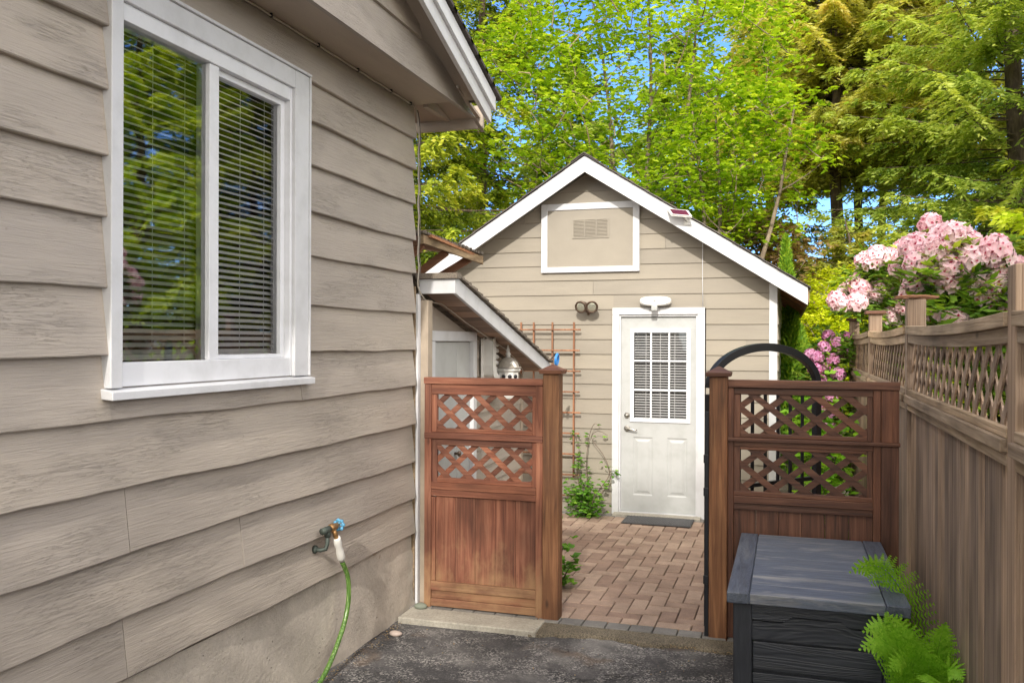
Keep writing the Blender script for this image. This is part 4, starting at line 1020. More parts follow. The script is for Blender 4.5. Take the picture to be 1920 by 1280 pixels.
def conifer(label, x, y, h, rad, z0, nb, mat, seed, droop=.35, dens=1., leaf=(.11, .035), twig=.55, bark='bark', tr_=.16, hang=.3, name='conifer_tree', hint=0., ztop=None, azr=None, group=None, trunkz=None):
    r = np.random.default_rng(seed); random.seed(seed)
    t = thing(name, label, 'tree', (x, y, -.05), group)
    m = MB(); pts = [(x+.06*math.sin(i*1.7+seed)*min(1, i/3), y+.05*math.sin(i*1.1)*min(1, i/3), -.05+h*i/12) for i in range(13)]
    m.tube(pts, [tr_*(1-.93*i/12)+.012 for i in range(13)], 10, cap=False)
    LV = []; LR = []
    zmax = h if ztop is None else ztop
    for b in range(nb):
        f = (b+r.random())/nb; z = z0+(zmax-z0)*f; rel = (h-z)/(h-z0)
        L = rad*(min(1, rel*1.15)**.75)*r.uniform(.65, 1.1)
        if L < .25: continue
        az = r.uniform(*azr) if azr else r.uniform(0, 2*np.pi)
        d = np.array([np.cos(az), np.sin(az), 0]); sd = np.array([-d[1], d[0], 0])
        K = 14; s = np.linspace(0, 1, K); up = r.uniform(.0, .25)
        cur = np.array([x, y, z])+np.outer(s*L, d)+np.outer(L*(up*s-droop*s**2*(1+.3*r.random())+.10*s**4), [0, 0, 1])+np.outer(L*.06*np.sin(s*3+r.random()*6), sd)
        if b % 1 == 0: m.tube([tuple(c_) for c_ in cur[::3]], [max(.004, .028*(L/rad)*(1-i/5.5)) for i in range(len(cur[::3]))], 5, cap=False)
        nt_ = int(L*15*dens)+4; st = r.uniform(.12, 1, nt_); st = np.sort(st); ii = st*(K-1); i0 = np.minimum(ii.astype(int), K-2); fr = (ii-i0)[:, None]
        base = cur[i0]*(1-fr)+cur[i0+1]*fr; tang = nrm(cur[i0+1]-cur[i0]); side = np.where(r.random(nt_) < .5, -1, 1)[:, None]
        tl = twig*(1.05-.75*st)*r.uniform(.6, 1.15, nt_)*min(1, L/1.5+.25)
        td = nrm(tang*r.uniform(.35, .9, (nt_, 1))+sd*side*r.uniform(.5, 1, (nt_, 1))+np.array([0, 0, 1])*r.normal(-.05-hang*.5, .12, (nt_, 1)))
        nl = 15; u = (np.arange(nl)+.5)/nl
        P = base[:, None, :]+td[:, None, :]*(tl[:, None, None]*u[None, :, None])+np.array([0, 0, -1.])*(hang*tl[:, None, None]*(u**2)[None, :, None])
        P = P+r.normal(0, .013, P.shape)
        alt = np.where(np.arange(nl) % 2 == 0, 1., -1.)[None, :, None]
        sp_ = nrm(np.cross(td, [0, 0, 1.]))[:, None, :]
        D = td[:, None, :]*.8+sp_*alt*.75+r.normal(0, .22, P.shape)+np.array([0, 0, -1.])*hang*.5
        P = P.reshape(-1, 3); D = D.reshape(-1, 3); n = len(P)
        ln = leaf[0]*r.uniform(.7, 1.3, n); wd = leaf[1]*r.uniform(.7, 1.3, n)
        LV.append(leaves(P, D, ln, wd, rg_=r, flat=.45))
        br_ = r.normal(0, .10)
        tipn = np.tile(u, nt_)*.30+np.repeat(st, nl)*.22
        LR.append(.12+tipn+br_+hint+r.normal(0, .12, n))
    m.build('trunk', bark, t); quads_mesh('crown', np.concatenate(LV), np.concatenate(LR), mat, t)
    return t

def broadleaf(label, x, y, h, mat, seed, clusters, leafL=.13, leafW=.055, per=26, crad=.34, bark='barklt', name='maple_tree', r0=.09, stems=((0, 0),), lobes=3, limbs=True, group=None, cat='tree', base=-.05):
    """clusters: (N,3) centres of leaf clumps; limbs run from the trunk to each"""
    r = np.random.default_rng(seed); random.seed(seed)
    t = thing(name, label, cat, (x, y, base), group); m = MB()
    C = np.array(clusters); tops = []
    for sx, sy in stems:
        pts = [(x+sx*i/8+.05*math.sin(i*1.3+seed), y+sy*i/8+.05*math.sin(i*.9), base+(h-base)*i/8) for i in range(9)]
        m.tube(pts, [r0*(1-.8*i/8) for i in range(9)], 8, cap=False); tops.append(np.array(pts))
    T = np.concatenate(tops)
    if limbs:
        order = np.argsort(np.linalg.norm(C-np.array([x, y, h*.5]), axis=1)); joints = [tuple(p) for p in T]; 
        for i in order:
            c_ = C[i]; J = np.array(joints); dd = np.linalg.norm(J-c_, axis=1)+np.maximum(0, J[:, 2]-c_[2]+.1)*3
            j = J[int(np.argmin(dd))]; L = float(np.linalg.norm(c_-j)); q = limb_tube(m, j, c_, min(.03, .006+.012*L), .0035, .08*L, 5, 4)
            joints += [tuple(q[2]), tuple(q[4])]
    LV = []; LR = []
    for c_ in C:
        n = int(per*r.uniform(.6, 1.3)); g = r.normal(0, 1, (n, 3)); P = c_+g*crad*np.array([.55, .55, .30])
        az = r.uniform(0, 2*np.pi, n); out = np.stack([np.cos(az), np.sin(az), r.uniform(-.75, .05, n)], 1)
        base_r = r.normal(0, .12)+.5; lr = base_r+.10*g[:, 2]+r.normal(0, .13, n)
        for k in range(lobes):
            a = (k-(lobes-1)/2)*.75; D = out.copy(); D[:, 0] = out[:, 0]*np.cos(a)-out[:, 1]*np.sin(a); D[:, 1] = out[:, 0]*np.sin(a)+out[:, 1]*np.cos(a)
            sz = r.uniform(.7, 1.2, n)*(1 if k == (lobes-1)//2 else .8)
            LV.append(leaves(P, D, leafL*sz, leafW*sz, rg_=r, flat=.35)); LR.append(lr)
    m.build('trunk', bark, t); quads_mesh('crown', np.concatenate(LV), np.concatenate(LR), mat, t)
    return t
def blob(cx, cy, cz, rx, ry, rz, n, seed, shell=.45):
    r = np.random.default_rng(seed); d = nrm(r.normal(size=(n, 3))); rad = (r.random(n)*(1-shell)+shell)[:, None]
    return np.array([cx, cy, cz])+d*rad*np.array([rx, ry, rz])

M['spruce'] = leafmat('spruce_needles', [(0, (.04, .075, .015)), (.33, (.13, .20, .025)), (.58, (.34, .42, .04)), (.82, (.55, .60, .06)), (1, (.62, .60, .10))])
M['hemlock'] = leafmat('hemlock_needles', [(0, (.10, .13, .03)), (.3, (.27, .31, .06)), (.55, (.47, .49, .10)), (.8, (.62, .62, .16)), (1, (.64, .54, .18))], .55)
M['cedar'] = leafmat('cedar_sprays', [(0, (.08, .14, .04)), (.35, (.20, .31, .06)), (.65, (.38, .49, .09)), (1, (.56, .62, .14))], .5)
M['maple'] = leafmat('maple_leaves', [(0, (.09, .20, .012)), (.4, (.29, .46, .02)), (.7, (.50, .65, .04)), (1, (.64, .72, .08))], .55)
M['yellow'] = leafmat('lime_leaves', [(0, (.36, .48, .02)), (.35, (.62, .72, .03)), (.7, (.78, .82, .05)), (1, (.84, .84, .12))], .5)
M['brownleaf'] = leafmat('bronze_leaves', [(0, (.12, .07, .035)), (.5, (.32, .21, .10)), (1, (.50, .38, .20))], .4)
M['rhodo'] = leafmat('rhododendron_leaves', [(0, (.06, .14, .02)), (.5, (.19, .34, .04)), (.85, (.42, .56, .06)), (1, (.55, .60, .10))], .35)
M['arb'] = leafmat('arborvitae_sprays', [(0, (.04, .11, .012)), (.5, (.15, .32, .025)), (1, (.48, .62, .05))], .35)
M['vine'] = leafmat('vine_leaves', [(0, (.05, .14, .015)), (.5, (.13, .32, .03)), (1, (.28, .48, .06))], .4)
M['fern'] = leafmat('fern_green', [(0, (.09, .24, .015)), (.5, (.24, .52, .03)), (1, (.45, .70, .08))], .45)
def petalmat(name, a, b):
    m, nt, bs = newmat(name); rn = nd(nt, 'Attribute', {'attribute_name': 'rnd'}).outputs['Fac']
    c = ramp(nt, rn, [(0, (.38, .02, .07)), (.079, (.42, .03, .09)), (.08, b), (.75, a), (1, a)]); nt.links.new(c, bs.inputs['Base Color']); bs.inputs['Roughness'].default_value = .6
    tr = nd(nt, 'BsdfTranslucent', Color=c); nt.links.new(nd(nt, 'MixShader', i0=.35, i1=bs.outputs[0], i2=tr.outputs[0]).outputs[0], nt.nodes['Material Output'].inputs[0]); return m
M['pink'] = petalmat('pale_pink_petals', (.96, .76, .80), (.88, .52, .60))
M['magenta'] = petalmat('magenta_petals', (.80, .42, .64), (.60, .18, .42))
M['coral'] = petalmat('coral_petals', (.95, .55, .36), (.88, .30, .22))

# ------------------------------------------------------------------ trees
def at(px, d, cx=960):   # ground point seen at picture column px, d metres ahead (planning aid, gives plain world coordinates)
    l = (px-960)/1640*d; return (-.3012*d+.9536*l, .9536*d+.3012*l)
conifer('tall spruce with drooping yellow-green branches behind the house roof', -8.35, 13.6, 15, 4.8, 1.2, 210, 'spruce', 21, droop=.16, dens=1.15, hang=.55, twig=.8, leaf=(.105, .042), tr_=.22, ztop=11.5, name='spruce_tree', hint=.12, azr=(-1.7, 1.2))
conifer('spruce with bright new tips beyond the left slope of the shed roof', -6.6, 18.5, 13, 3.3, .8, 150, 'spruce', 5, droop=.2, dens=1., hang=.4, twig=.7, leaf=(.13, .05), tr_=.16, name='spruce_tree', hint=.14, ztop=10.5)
# maples above the shed
r = np.random.default_rng(9)
def crown_pts(cx, cy, z0, z1, rad, n, seed, lean=(0, 0)):
    r = np.random.default_rng(seed); z = r.uniform(z0, z1, n); t = (z-z0)/(z1-z0); R = rad*np.sqrt(np.clip(np.sin(np.pi*(.12+.80*t)), .05, 1))*np.sqrt(r.random(n)); a = r.uniform(0, 2*np.pi, n)
    return np.stack([cx+lean[0]*t+R*np.cos(a), cy+lean[1]*t+R*np.sin(a), z], 1)
broadleaf('tall maple with lime green leaves rising behind the shed ridge', *at(1215, 16.5), 8.4, 'maple', 31, crown_pts(*at(1190, 16.5), 3.3, 9.6, 3.2, 720, 31), leafL=.12, leafW=.062, per=30, crad=.38, r0=.085, stems=((0, 0), (.9, .3), (-1.1, .2)))
broadleaf('slender maple with airy yellow-green leaves right of the shed ridge', *at(1345, 15.0), 5.8, 'maple', 32, crown_pts(*at(1385, 15.0), 3.5, 6.3, 1.35, 130, 33, (.2, 0)), leafL=.12, leafW=.062, per=26, crad=.28, r0=.075, stems=((0, 0), (1.3, .2), (-.4, .1)))
# conifers on the right
TG = 'tall conifers beyond the garden'
conifer('tall hemlock with thick bare lower trunk right of the maples', *at(1568, 21), 17, 3.7, 5.7, 175, 'hemlock', 41, droop=.22, hang=.5, twig=.75, leaf=(.15, .055), tr_=.18, ztop=12.5, name='hemlock_tree', hint=0.23)
conifer('thin trunked hemlock just right of the thick trunked one', *at(1612, 22), 16, 3.3, 6.1, 120, 'hemlock', 42, droop=.2, hang=.5, twig=.7, leaf=(.15, .055), tr_=.13, ztop=12.5, name='hemlock_tree', hint=0.23)
conifer('slim hemlock with straight pale trunk nearer the right edge', *at(1655, 23.5), 16, 3.3, 6.5, 90, 'hemlock', 43, droop=.2, hang=.5, twig=.7, leaf=(.15, .055), tr_=.13, ztop=13, name='hemlock_tree', hint=0.18, bark='barklt')
conifer('wide hemlock between the maples and the bare trunks', *at(1440, 24), 16, 2.7, 1.2, 120, 'hemlock', 44, droop=.2, hang=.5, twig=.75, leaf=(.16, .06), tr_=.15, ztop=13.5, name='hemlock_tree', hint=0.13)
conifer('large cedar with sweeping blue-green branches at the right edge', *at(1900, 17), 16, 4.6, .8, 190, 'cedar', 45, droop=.12, hang=.45, twig=.8, leaf=(.13, .048), tr_=.24, ztop=10.5, name='cedar_tree', hint=.34)
conifer('hemlock filling the gap in front of the right edge cedar', *at(1800, 21), 15, 2.7, .8, 130, 'hemlock', 46, droop=.18, hang=.5, twig=.75, leaf=(.15, .055), tr_=.15, ztop=12.5, name='hemlock_tree', hint=0.18)
conifer('young light green conifer with tiered branches below the bare trunks', *at(1590, 17), 4.2, 2.1, .5, 90, 'hemlock', 47, droop=.1, hang=.45, twig=.6, leaf=(.12, .045), tr_=.07, name='conifer_tree', hint=.2)
conifer('short bushy conifer behind the pale pink rhododendron', *at(1740, 16), 4.3, 2.3, .3, 100, 'cedar', 48, droop=.1, hang=.4, twig=.6, leaf=(.12, .045), tr_=.07, name='conifer_tree', hint=.2)
broadleaf('bronze brown leaved shrub tree low behind the shed roof', *at(1425, 15.8), 3.6, 'brownleaf', 34, blob(*at(1420, 15.8), 3.4, 1.0, .8, .75, 70, 3), leafL=.13, leafW=.06, per=30, name='bronze_leaf_tree', r0=.05)
conifer('mid green evergreen filling the gap behind the maple on the left', *at(1060, 24), 10, 3.0, .8, 130, 'cedar', 51, droop=.15, hang=.4, twig=.85, leaf=(.17, .07), tr_=.12, name='evergreen_tree', hint=.16)
conifer('mid green evergreen directly behind the tall maple', *at(1270, 27), 11.5, 3.4, .8, 150, 'cedar', 52, droop=.15, hang=.4, twig=.85, leaf=(.18, .075), tr_=.12, name='evergreen_tree', hint=.16)
# far belt of trees closes the view low down
for i, (px, d, hh_) in enumerate(((640, 30, 10), (860, 31, 9), (1080, 30, 8.5), (1290, 32, 9), (1500, 33, 8), (1690, 31, 9), (1880, 30, 10), (2080, 28, 11))):
    conifer('far background evergreen number seen through the gaps' if False else ['distant evergreen hidden behind the house wall', 'distant evergreen seen left of the shed roof', 'distant evergreen directly behind the shed ridge', 'distant evergreen behind the right shed slope', 'distant evergreen behind the bare trunks', 'distant evergreen above the rhododendron', 'distant evergreen behind the right edge cedar', 'distant evergreen beyond the right picture edge'][i],
            *at(px, d), hh_*.62, 3.0, .2, 60, 'cedar', 60+i, droop=.15, hang=.4, twig=.9, leaf=(.24, .10), tr_=.15, name='evergreen_tree', group='distant evergreens', hint=.08, dens=.7)

# arborvitae hedge and lime shrub right of the shed
def arb(label, x, y, h, rad, seed):
    t = thing('arborvitae', label, 'shrub', (x, y, -.05), 'arborvitae beside the shed'); r = np.random.default_rng(seed); n = 9000
    z = r.random(n)**.9*h; t_ = z/h; R = rad*(1-t_**2.2)*(.35+.65*np.sqrt(r.random(n)))*(1+.12*np.sin(z*7+seed)); a = r.uniform(0, 2*np.pi, n)
    P = np.stack([x+R*np.cos(a), y+R*np.sin(a), z], 1); D = np.stack([np.cos(a)*.5, np.sin(a)*.5, np.full(n, 1.)], 1)+r.normal(0, .35, (n, 3))
    m = MB(); m.tube([(x, y, -.05), (x, y, h*.8)], [.03, .008], 6, cap=False); m.build('trunk', 'bark', t)
    quads_mesh('crown', leaves(P, D, r.uniform(.05, .1, n), .03, rg_=r), .1+.45*R/rad+.55*t_**2+r.normal(0, .15, n), 'arb', t)
arb('tall narrow arborvitae just right of the shed corner, bright tip above the roof', *at(1473, 13.5), 3.4, .28, 71)
arb('dense dark arborvitae under the shed eave', *at(1484, 11.6), 2.3, .34, 72)
arb('low arborvitae seen over the iron gate arch', *at(1500, 13.6), 2.0, .42, 73)
broadleaf('lime yellow Japanese maple beyond the end of the fence', *at(1580, 15.5), 2.2, 'yellow', 81, np.concatenate([blob(*at(1575, 15.5), 1.75, 1.15, .9, 1.45, 380, 81, .3), blob(*at(1690, 14.5), 1.6, 1.3, .9, 1.25, 260, 82, .3)]), leafL=.085, leafW=.035, per=50, crad=.24, name='japanese_maple', r0=.05)
broadleaf('lime green shrub behind the lattice of the near fence', 1.9, 6.4, 1.4, 'yellow', 83, blob(2.1, 6.3, 1.0, .7, 1.6, .7, 70, 83, .2), leafL=.085, leafW=.04, per=45, crad=.22, name='garden_shrub', r0=.03, cat='shrub')

# rhododendrons: rosettes of leathery leaves, round trusses of flowers
def rhodo(label, x, y, foliage_pts, truss_pts, mat, seed, tr_r=.10, h=1.8, leafL=.13, fl=.034):
    t = thing('rhododendron', label, 'shrub', (x, y, -.05)); r = np.random.default_rng(seed); random.seed(seed)
    m = MB(); joints = [(x, y, .0), (x, y, .5)]; m.tube([(x, y, -.05), (x, y, .5)], [.04, .03], 6, cap=False)
    allp = np.concatenate([foliage_pts, truss_pts])
    for i in np.argsort(np.linalg.norm(allp-np.array([x, y, .5]), axis=1))[::2]:
        c_ = allp[i]; J = np.array(joints); j = J[int(np.argmin(np.linalg.norm(J-c_, axis=1)+np.maximum(0, J[:, 2]-c_[2])*3))]
        q = limb_tube(m, j, c_, .010, .004, .03, 5, 3); joints += [tuple(q[2]), tuple(q[3])]
    m.build('stems', 'bark', t)
    LV = []; LR = []
    for c_ in np.concatenate([foliage_pts, truss_pts-np.array([0, 0, tr_r*.8])]):
        n = 11; a = r.uniform(0, 6.28)+np.arange(n)*2.4; el = r.uniform(-.45, .35, n)
        D = np.stack([np.cos(a)*np.cos(el), np.sin(a)*np.cos(el), np.sin(el)+.1], 1)
        for rep in range(2):
            LV.append(leaves(c_+r.normal(0, .03, (n, 3)), D+r.normal(0, .15, D.shape), leafL*r.uniform(.7, 1.15, n), leafL*.3, rg_=r, flat=.3)); LR.append(.45+r.normal(0, .2)+r.normal(0, .15, n))
    quads_mesh('foliage', np.concatenate(LV), np.concatenate(LR), 'rhodo', t)
    FV = []; FR = []
    for c_ in truss_pts:
        nf = 26; kk = np.arange(nf); zf = 1-(kk+.5)/nf*1.55; th = kk*2.39996+r.uniform(0, 6); q_ = np.sqrt(np.clip(1-zf*zf, 0, 1))
        g = nrm(np.stack([q_*np.cos(th), q_*np.sin(th), zf], 1)+r.normal(0, .10, (nf, 3))); rr = tr_r*r.uniform(.75, 1.1); cen = c_+g*rr*.72*r.uniform(.9, 1.1, (nf, 1)); fl = tr_r*.40
        u = nrm(np.cross(g, r.normal(size=(nf, 3)))); v = np.cross(g, u); tone = r.uniform(.35, .75)
        for k in range(5):
            a = 2*np.pi*k/5; D = (u*np.cos(a)+v*np.sin(a))*.95+g*.32; S = nrm(np.cross(D, g)); D = nrm(D); L = fl*r.uniform(.85, 1.15)
            q = np.stack([cen, cen+D*L*.6+S*L*.50, cen+D*L*1.1-g*L*.08, cen+D*L*.6-S*L*.50], 1).reshape(-1, 3); FV.append(q); FR.append(np.clip(tone+r.normal(0, .16, nf), .12, 1))
        # dark blotch in each throat
        D = (u*.9+g*.3)*fl*.62; S = v*fl*.20; o = g*.004
        FV.append(np.stack([cen+o, cen+o+D*.5+S, cen+o+D, cen+o+D*.5-S], 1).reshape(-1, 3)+np.repeat(g*.004, 4, 0)); FR.append(np.full(nf, .03))
    quads_mesh('blossom', np.concatenate(FV), np.concatenate(FR), mat, t)
def ptpx(px, py, d):   # picture column,row at d metres ahead -> world point (planning aid)
    x, y = at(px, d); return (x, y, 1.78-(py-640)/1640*d)
tn = [(1706, 480), (1715, 500), (1722, 455), (1765, 442), (1782, 436), (1800, 440), (1755, 462), (1775, 470), (1740, 485), (1800, 485), (1825, 470), (1850, 468), (1835, 488), (1862, 480), (1845, 525), (1830, 532), (1870, 508), (1885, 500), (1895, 522), (1905, 500), (1925, 520), (1940, 500), (1880, 555), (1898, 545), (1760, 590), (1790, 600), (1735, 510), (1815, 505), (1718, 530), (1895, 580), (1925, 560), (1730, 560)]
tf = [(1622, 488), (1645, 478), (1665, 500), (1690, 462), (1683, 512), (1610, 538), (1590, 545), (1568, 560), (1575, 568), (1622, 530), (1658, 532), (1620, 565), (1640, 555), (1700, 575), (1668, 590), (1680, 598), (1660, 555)]
rr_ = np.random.default_rng(2)
top_ = lambda a: float(np.interp(a, [1560, 1600, 1640, 1700, 1740, 1790, 1840, 1900, 1960], [545, 520, 480, 458, 448, 436, 462, 492, 500]))
for _ in range(95):
    a = rr_.uniform(1600, 1950); b = top_(a)+rr_.random()**1.5*(95 if a > 1660 else 60)+6
    (tn if a >= 1705 else tf).append((a, b))
rt = np.array([ptpx(a, b, 5.75-(a-1705)*.0012+rr_.uniform(-.1, .25)) for a, b in tn]); rt = np.concatenate([rt, rt[::2]+rr_.normal(0, .06, rt[::2].shape)+np.array([.05, .05, -.02])])
fol = np.concatenate([rt[rr_.integers(0, len(rt), 130)]+rr_.normal(0, .12, (130, 3))+np.array([.08, .0, -.13]), np.array([ptpx(rr_.uniform(1740, 1990), rr_.uniform(540, 760), rr_.uniform(5.4, 5.9)) for _ in range(110)])])
fol = fol[((fol[:, 0] > .80) | (fol[:, 2] > 2.1)) & (fol[:, 1] < 6.55)]; rt = rt[(rt[:, 0] > .80) | (rt[:, 2] > 2.05)]
rhodo('large domed rhododendron with pale pink trusses above the near fence panel', 1.2, 6.0, fol, rt, 'pink', 91, tr_r=.105, fl=.029)
rt = np.array([ptpx(a, b, 9.6+rr_.uniform(-.5, .5)) for a, b in tf]); fol = np.concatenate([rt[rr_.integers(0, len(rt), 130)]+rr_.normal(0, .16, (130, 3))+np.array([.1, .1, -.18]), np.array([ptpx(rr_.uniform(1620, 1760), rr_.uniform(510, 720), rr_.uniform(9.6, 10.6)) for _ in range(130)])])
fol = fol[(fol[:, 0] > .80) | (fol[:, 2] > 2.1)]
rhodo('pale pink flowering rhododendron farther along, above the small capped fence posts', 1.2, 10.0, fol, rt, 'pink', 93, tr_r=.125, fl=.036)
tr2 = [(1553, 628, 9.5), (1570, 640, 9.4), (1545, 650, 9.4), (1533, 668, 9.3), (1545, 690, 9.3), (1562, 672, 9.3), (1528, 690, 9.2), (1580, 660, 9.4), (1540, 712, 9.2), (1560, 740, 9.0), (1572, 700, 9.2), (1560, 770, 9.0), (1556, 800, 9.), (1540, 760, 9.1), (1520, 665, 9.4), (1585, 630, 9.5)]
r2 = np.array([ptpx(*q) for q in tr2]); f2 = np.concatenate([r2[rr_.integers(0, len(r2), 50)]+rr_.normal(0, .15, (50, 3))+np.array([0, .15, -.1]), np.array([ptpx(rr_.uniform(1525, 1600), rr_.uniform(640, 900), rr_.uniform(9.1, 9.9)) for _ in range(60)])])
f2[:, 0] = np.minimum(f2[:, 0], .60)
rhodo('smaller rhododendron with magenta pink trusses inside the fence past the iron gate', .42, 9.5, f2, r2, 'magenta', 92, tr_r=.085, fl=.03)

# trees whose reflection stands in the window, right of the picture
conifer('bright green spruce just outside the right edge, mirrored in the house window', 5.1, 11.6, 11, 2.7, .3, 230, 'maple', 22, droop=.15, hang=.4, twig=.75, leaf=(.13, .055), tr_=.14, name='spruce_tree', hint=.38, dens=1.2)
conifer('yellow-green spruce outside the right edge, mirrored in the right half of the window', 5.6, 15.6, 12, 2.9, .3, 190, 'spruce', 23, droop=.15, hang=.4, twig=.75, leaf=(.15, .065), tr_=.14, name='spruce_tree', hint=.1, dens=1.)
# trees behind the camera that shade the near part of the yard
def shade_tree(label, x, y, pts, seed, ll=.34):
    broadleaf(label, x, y, 6.5, 'maple', seed, pts, leafL=ll, leafW=ll*.55, per=34, crad=.62, name='shade_tree', r0=.22, lobes=2, limbs=False)
shade_tree('broad tree behind the camera shading the near driveway', -3.2, -8, blob(-3.0, -8, 5.7, 3.3, 1.6, 2.5, 95, 101, .1), 101)
shade_tree('broad tree behind the camera shading the storage box', 2.2, -8.3, blob(4.1, -8.2, 6.9, 2.9, 1.6, 3.4, 120, 102, .1), 102)

shade_tree('tall sparse tree far behind the camera dappling the paving', 4.4, -20, blob(4.7, -20, 16.0, 3.5, 1.6, 3.0, 150, 103, .1), 103, .42)

# ------------------------------------------------------------------ small plants
def fern(label, x, y, z, fronds, seed):
    t = thing('fern', label, 'fern', (x, y, z)); r = np.random.default_rng(seed); V = []; R = []; m = MB()
    for az, L, lift, curl in fronds:
        d = np.array([math.cos(az), math.sin(az), 0]); sd = np.array([-d[1], d[0], 0]); K = 32; s = np.linspace(0, 1, K)
        cur = np.array([x, y, z])+np.outer(L*(s*.25+.6*s**2.5)*curl, d)+np.outer(L*lift*(s-(.5 if curl > .3 else .22)*s**2.6), [0, 0, 1])
        m.tube([tuple(c_) for c_ in cur[::3]], [.004*(1-i/10.) for i in range(len(cur[::3]))], 5, cap=False)
        tang = nrm(np.gradient(cur, axis=0))
        nf0 = nrm(np.array([d[0]*.5, -1., .45])+r.normal(0, .25, 3)); SD = nrm(np.cross(tang, nf0))
        for sg in (-1, 1):
            pl = .10*np.sin(np.pi*(s*.86+.14))**.8*(L/.6)**.6
            for i in range(3, K):
                D0 = nrm(SD[i]*sg+tang[i]*.42+np.array([0, 0, -.18])+r.normal(0, .06, 3)); n = 8; u = (np.arange(n)+.3)/n
                P = cur[i]+np.outer(u*pl[i], D0); nrm0 = nrm(np.cross(D0, tang[i])*1.)
                for s2 in (-1, 1):
                    D = nrm(tang[i]*s2+D0*.55+r.normal(0, .08, (n, 3))); ll = .024*(1-u*.8)*(pl[i]/.1+.25)
                    S = D0*.0052*(1-u*.4)[:, None]*1.3
                    V.append(np.stack([P-S, P+D*ll[:, None]*.6-S*.6, P+D*ll[:, None], P+S], 1).reshape(-1, 3)); R.append(np.clip(.35+.3*s[i]+r.normal(0, .12, n), 0, 1))
    m.build('stem', 'fern', t); quads_mesh('frond', np.concatenate(V), np.concatenate(R), 'fern', t)
fern('lush bright green fern growing between the storage box and the side fence', .555, 3.97, -.03, [(3.0, .86, 1.35, .34), (3.4, .80, 1.1, .24), (-2.8, .84, 1.3, .40), (-.2, .78, 1.0, .11), (-1.7, .72, 1.3, .36), (-3.3, .74, 1.0, .28), (-.6, .86, 1.0, .10), (-2.3, .72, 1.4, .40), (.1, .66, .85, .12), (-1.0, .72, 1.35, .31), (-2.6, .60, 1.1, .5), (-.4, .52, .8, .15), (-1.4, .6, 1.0, .45), (-2.0, .8, 1.0, .2)], 5)
fern('single fern frond arching over the right corner of the storage box lid', .60, 4.36, -.03, [(3.35, .98, 1.55, .40)], 6)
fern('small fern at the foot of the storage box in the bottom right corner', .50, 3.74, -.03, [(3.0, .50, .9, .7), (3.4, .45, 1.0, .5), (-2.8, .50, .8, .8), (-.2, .46, .9, .25), (-1.7, .40, .9, .4), (-3.3, .42, 1.1, .3)], 8)

def leafy(label, cat, name, x, y, z, stems, seed, leafL, leafW, nleaf, mat='vine', stemmat='bark', spread=.05):
    t = thing(name, label, cat, (x, y, z)); r = np.random.default_rng(seed); m = MB(); V = []; R = []
    for pts, ls, n in stems:
        pts = spline([Vector(p) for p in pts], 6); m.tube(pts, [.006*(1-.7*i/len(pts)) for i in range(len(pts))], 5, cap=False)
        A_ = np.array([tuple(p) for p in pts])
        if n:
            idx = r.integers(len(A_)//8, len(A_), n); P = A_[idx]+r.normal(0, ls, (n, 3)); az = r.uniform(0, 6.28, n)
            D = np.stack([np.cos(az), np.sin(az), r.uniform(-.6, .4, n)], 1); rn = .5+r.normal(0, .2, n)
            for k in (-.7, 0, .7):
                D2 = D.copy(); D2[:, 0] = D[:, 0]*np.cos(k)-D[:, 1]*np.sin(k); D2[:, 1] = D[:, 0]*np.sin(k)+D[:, 1]*np.cos(k)
                V.append(leaves(P, D2, leafL*r.uniform(.6, 1.1, n), leafW*r.uniform(.7, 1.1, n), rg_=r, flat=.5)); R.append(rn)
    m.build('stem', stemmat, t); quads_mesh('foliage', np.concatenate(V), np.concatenate(R), mat, t)
vx, vy = -1.97, 8.78
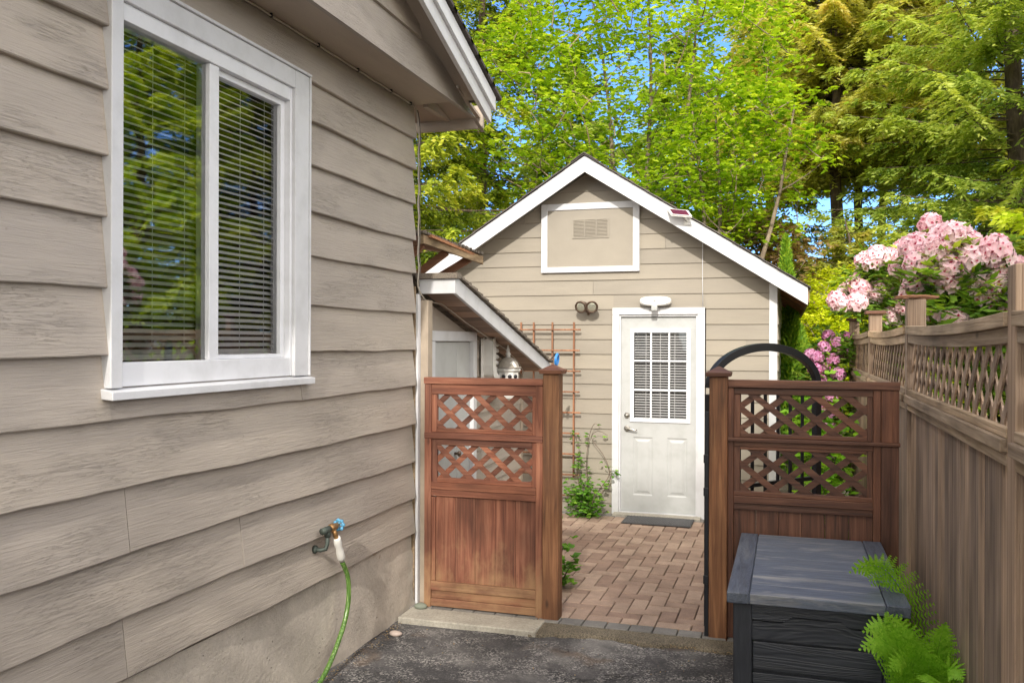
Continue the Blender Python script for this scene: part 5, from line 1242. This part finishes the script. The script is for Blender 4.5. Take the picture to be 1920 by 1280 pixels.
leafy('leafy vine with curling bare stems climbing beside the trellis by the shed door', 'climbing plant', 'climbing_vine', vx, vy, 0,
      [([(vx, vy, 0), (vx-.05, vy+.02, .2), (vx-.12, vy+.1, .42), (vx-.10, vy+.13, .62), (vx-.16, vy+.12, .85)], .03, 22),
       ([(vx, vy, 0), (vx+.02, vy, .22), (vx-.02, vy+.1, .5), (vx+.0, vy+.12, .78), (vx+.06, vy+.1, .93), (vx+.12, vy+.1, .90)], .02, 8),
       ([(vx+.02, vy, 0), (vx+.12, vy+.05, .25), (vx+.22, vy+.1, .42), (vx+.16, vy+.12, .6), (vx+.03, vy+.12, .78), (vx+.1, vy+.1, .86), (vx+.2, vy+.1, .82)], .02, 8),
       ([(vx, vy, 0), (vx+.1, vy+.02, .18), (vx+.2, vy+.1, .3), (vx+.26, vy+.1, .45), (vx+.3, vy+.08, .40)], .02, 16),
       ([(vx, vy, 0), (vx-.08, vy-.03, .12), (vx-.12, vy-.04, .24)], .065, 150), ([(vx, vy, 0), (vx+.07, vy-.05, .12), (vx+.10, vy-.06, .26)], .065, 150),
       ([(vx, vy, 0), (vx, vy-.06, .15), (vx-.03, vy-.07, .33)], .07, 150), ([(vx-.02, vy, .3), (vx-.09, vy+.04, .45), (vx-.08, vy+.06, .6)], .035, 24)], 11, .055, .030, 0)
m = MB()
leafy('small leafy plant poking out from behind the left gate post', 'plant', 'potted_plant', -1.56, 6.2, 0,
      [([(-1.60, 6.2, 0), (-1.58, 6.18, .15), (-1.55, 6.15, .30)], .05, 40), ([(-1.58, 6.2, 0), (-1.52, 6.15, .12), (-1.46, 6.12, .2)], .03, 14), ([(-1.6, 6.2, 0), (-1.66, 6.2, .2), (-1.7, 6.2, .35)], .06, 30)], 12, .075, .045, 0)
# greenery seen through the right lattice
leafy('green undergrowth seen through the right lattice behind the iron gate', 'plant', 'garden_plant', .3, 8.3, 0,
      [([(.3, 8.3, 0), (.3+a, 8.3+b, c)], .12, 120) for a, b, c in ((-.1, 0, 1.2), (.1, .3, 1.0), (.0, -.3, .7), (.2, .1, 1.4), (-.05, .5, .9))], 13, .10, .05, 0, mat='fern')
# grass strip and leaf litter
def litter():
    r = np.random.default_rng(4); n = 500; P = np.stack([r.uniform(-.9, -.15, n), 5.27+r.normal(0, .035, n), np.full(n, -.022)], 1)
    P2 = np.stack([r.uniform(-2.2, .3, 160), r.uniform(3.6, 5.1, 160), np.full(160, -.026)], 1); P3 = np.stack([-2.39+np.abs(r.normal(0, .05, 260)), r.uniform(3.8, 5.2, 260), np.full(260, -.026)], 1); P4 = np.stack([r.uniform(-.3, .6, 200), 5.15+r.normal(0, .12, 200), np.full(200, -.024)], 1); P = np.concatenate([P, P2, P3, P4]); n = len(P)
    D = r.normal(0, 1, (n, 3)); D[:, 2] *= .12
    o = quads_mesh('leaf_litter', leaves(P, D, r.uniform(.006, .018, n), .006, rg_=r, flat=.2), r.random(n), 'brownleaf', None); o['kind'] = 'stuff'
litter()
for o in bpy.data.objects:
    if '_w' in o: del o['_w']
print('faces', sum(len(m_.polygons) for m_ in bpy.data.meshes))
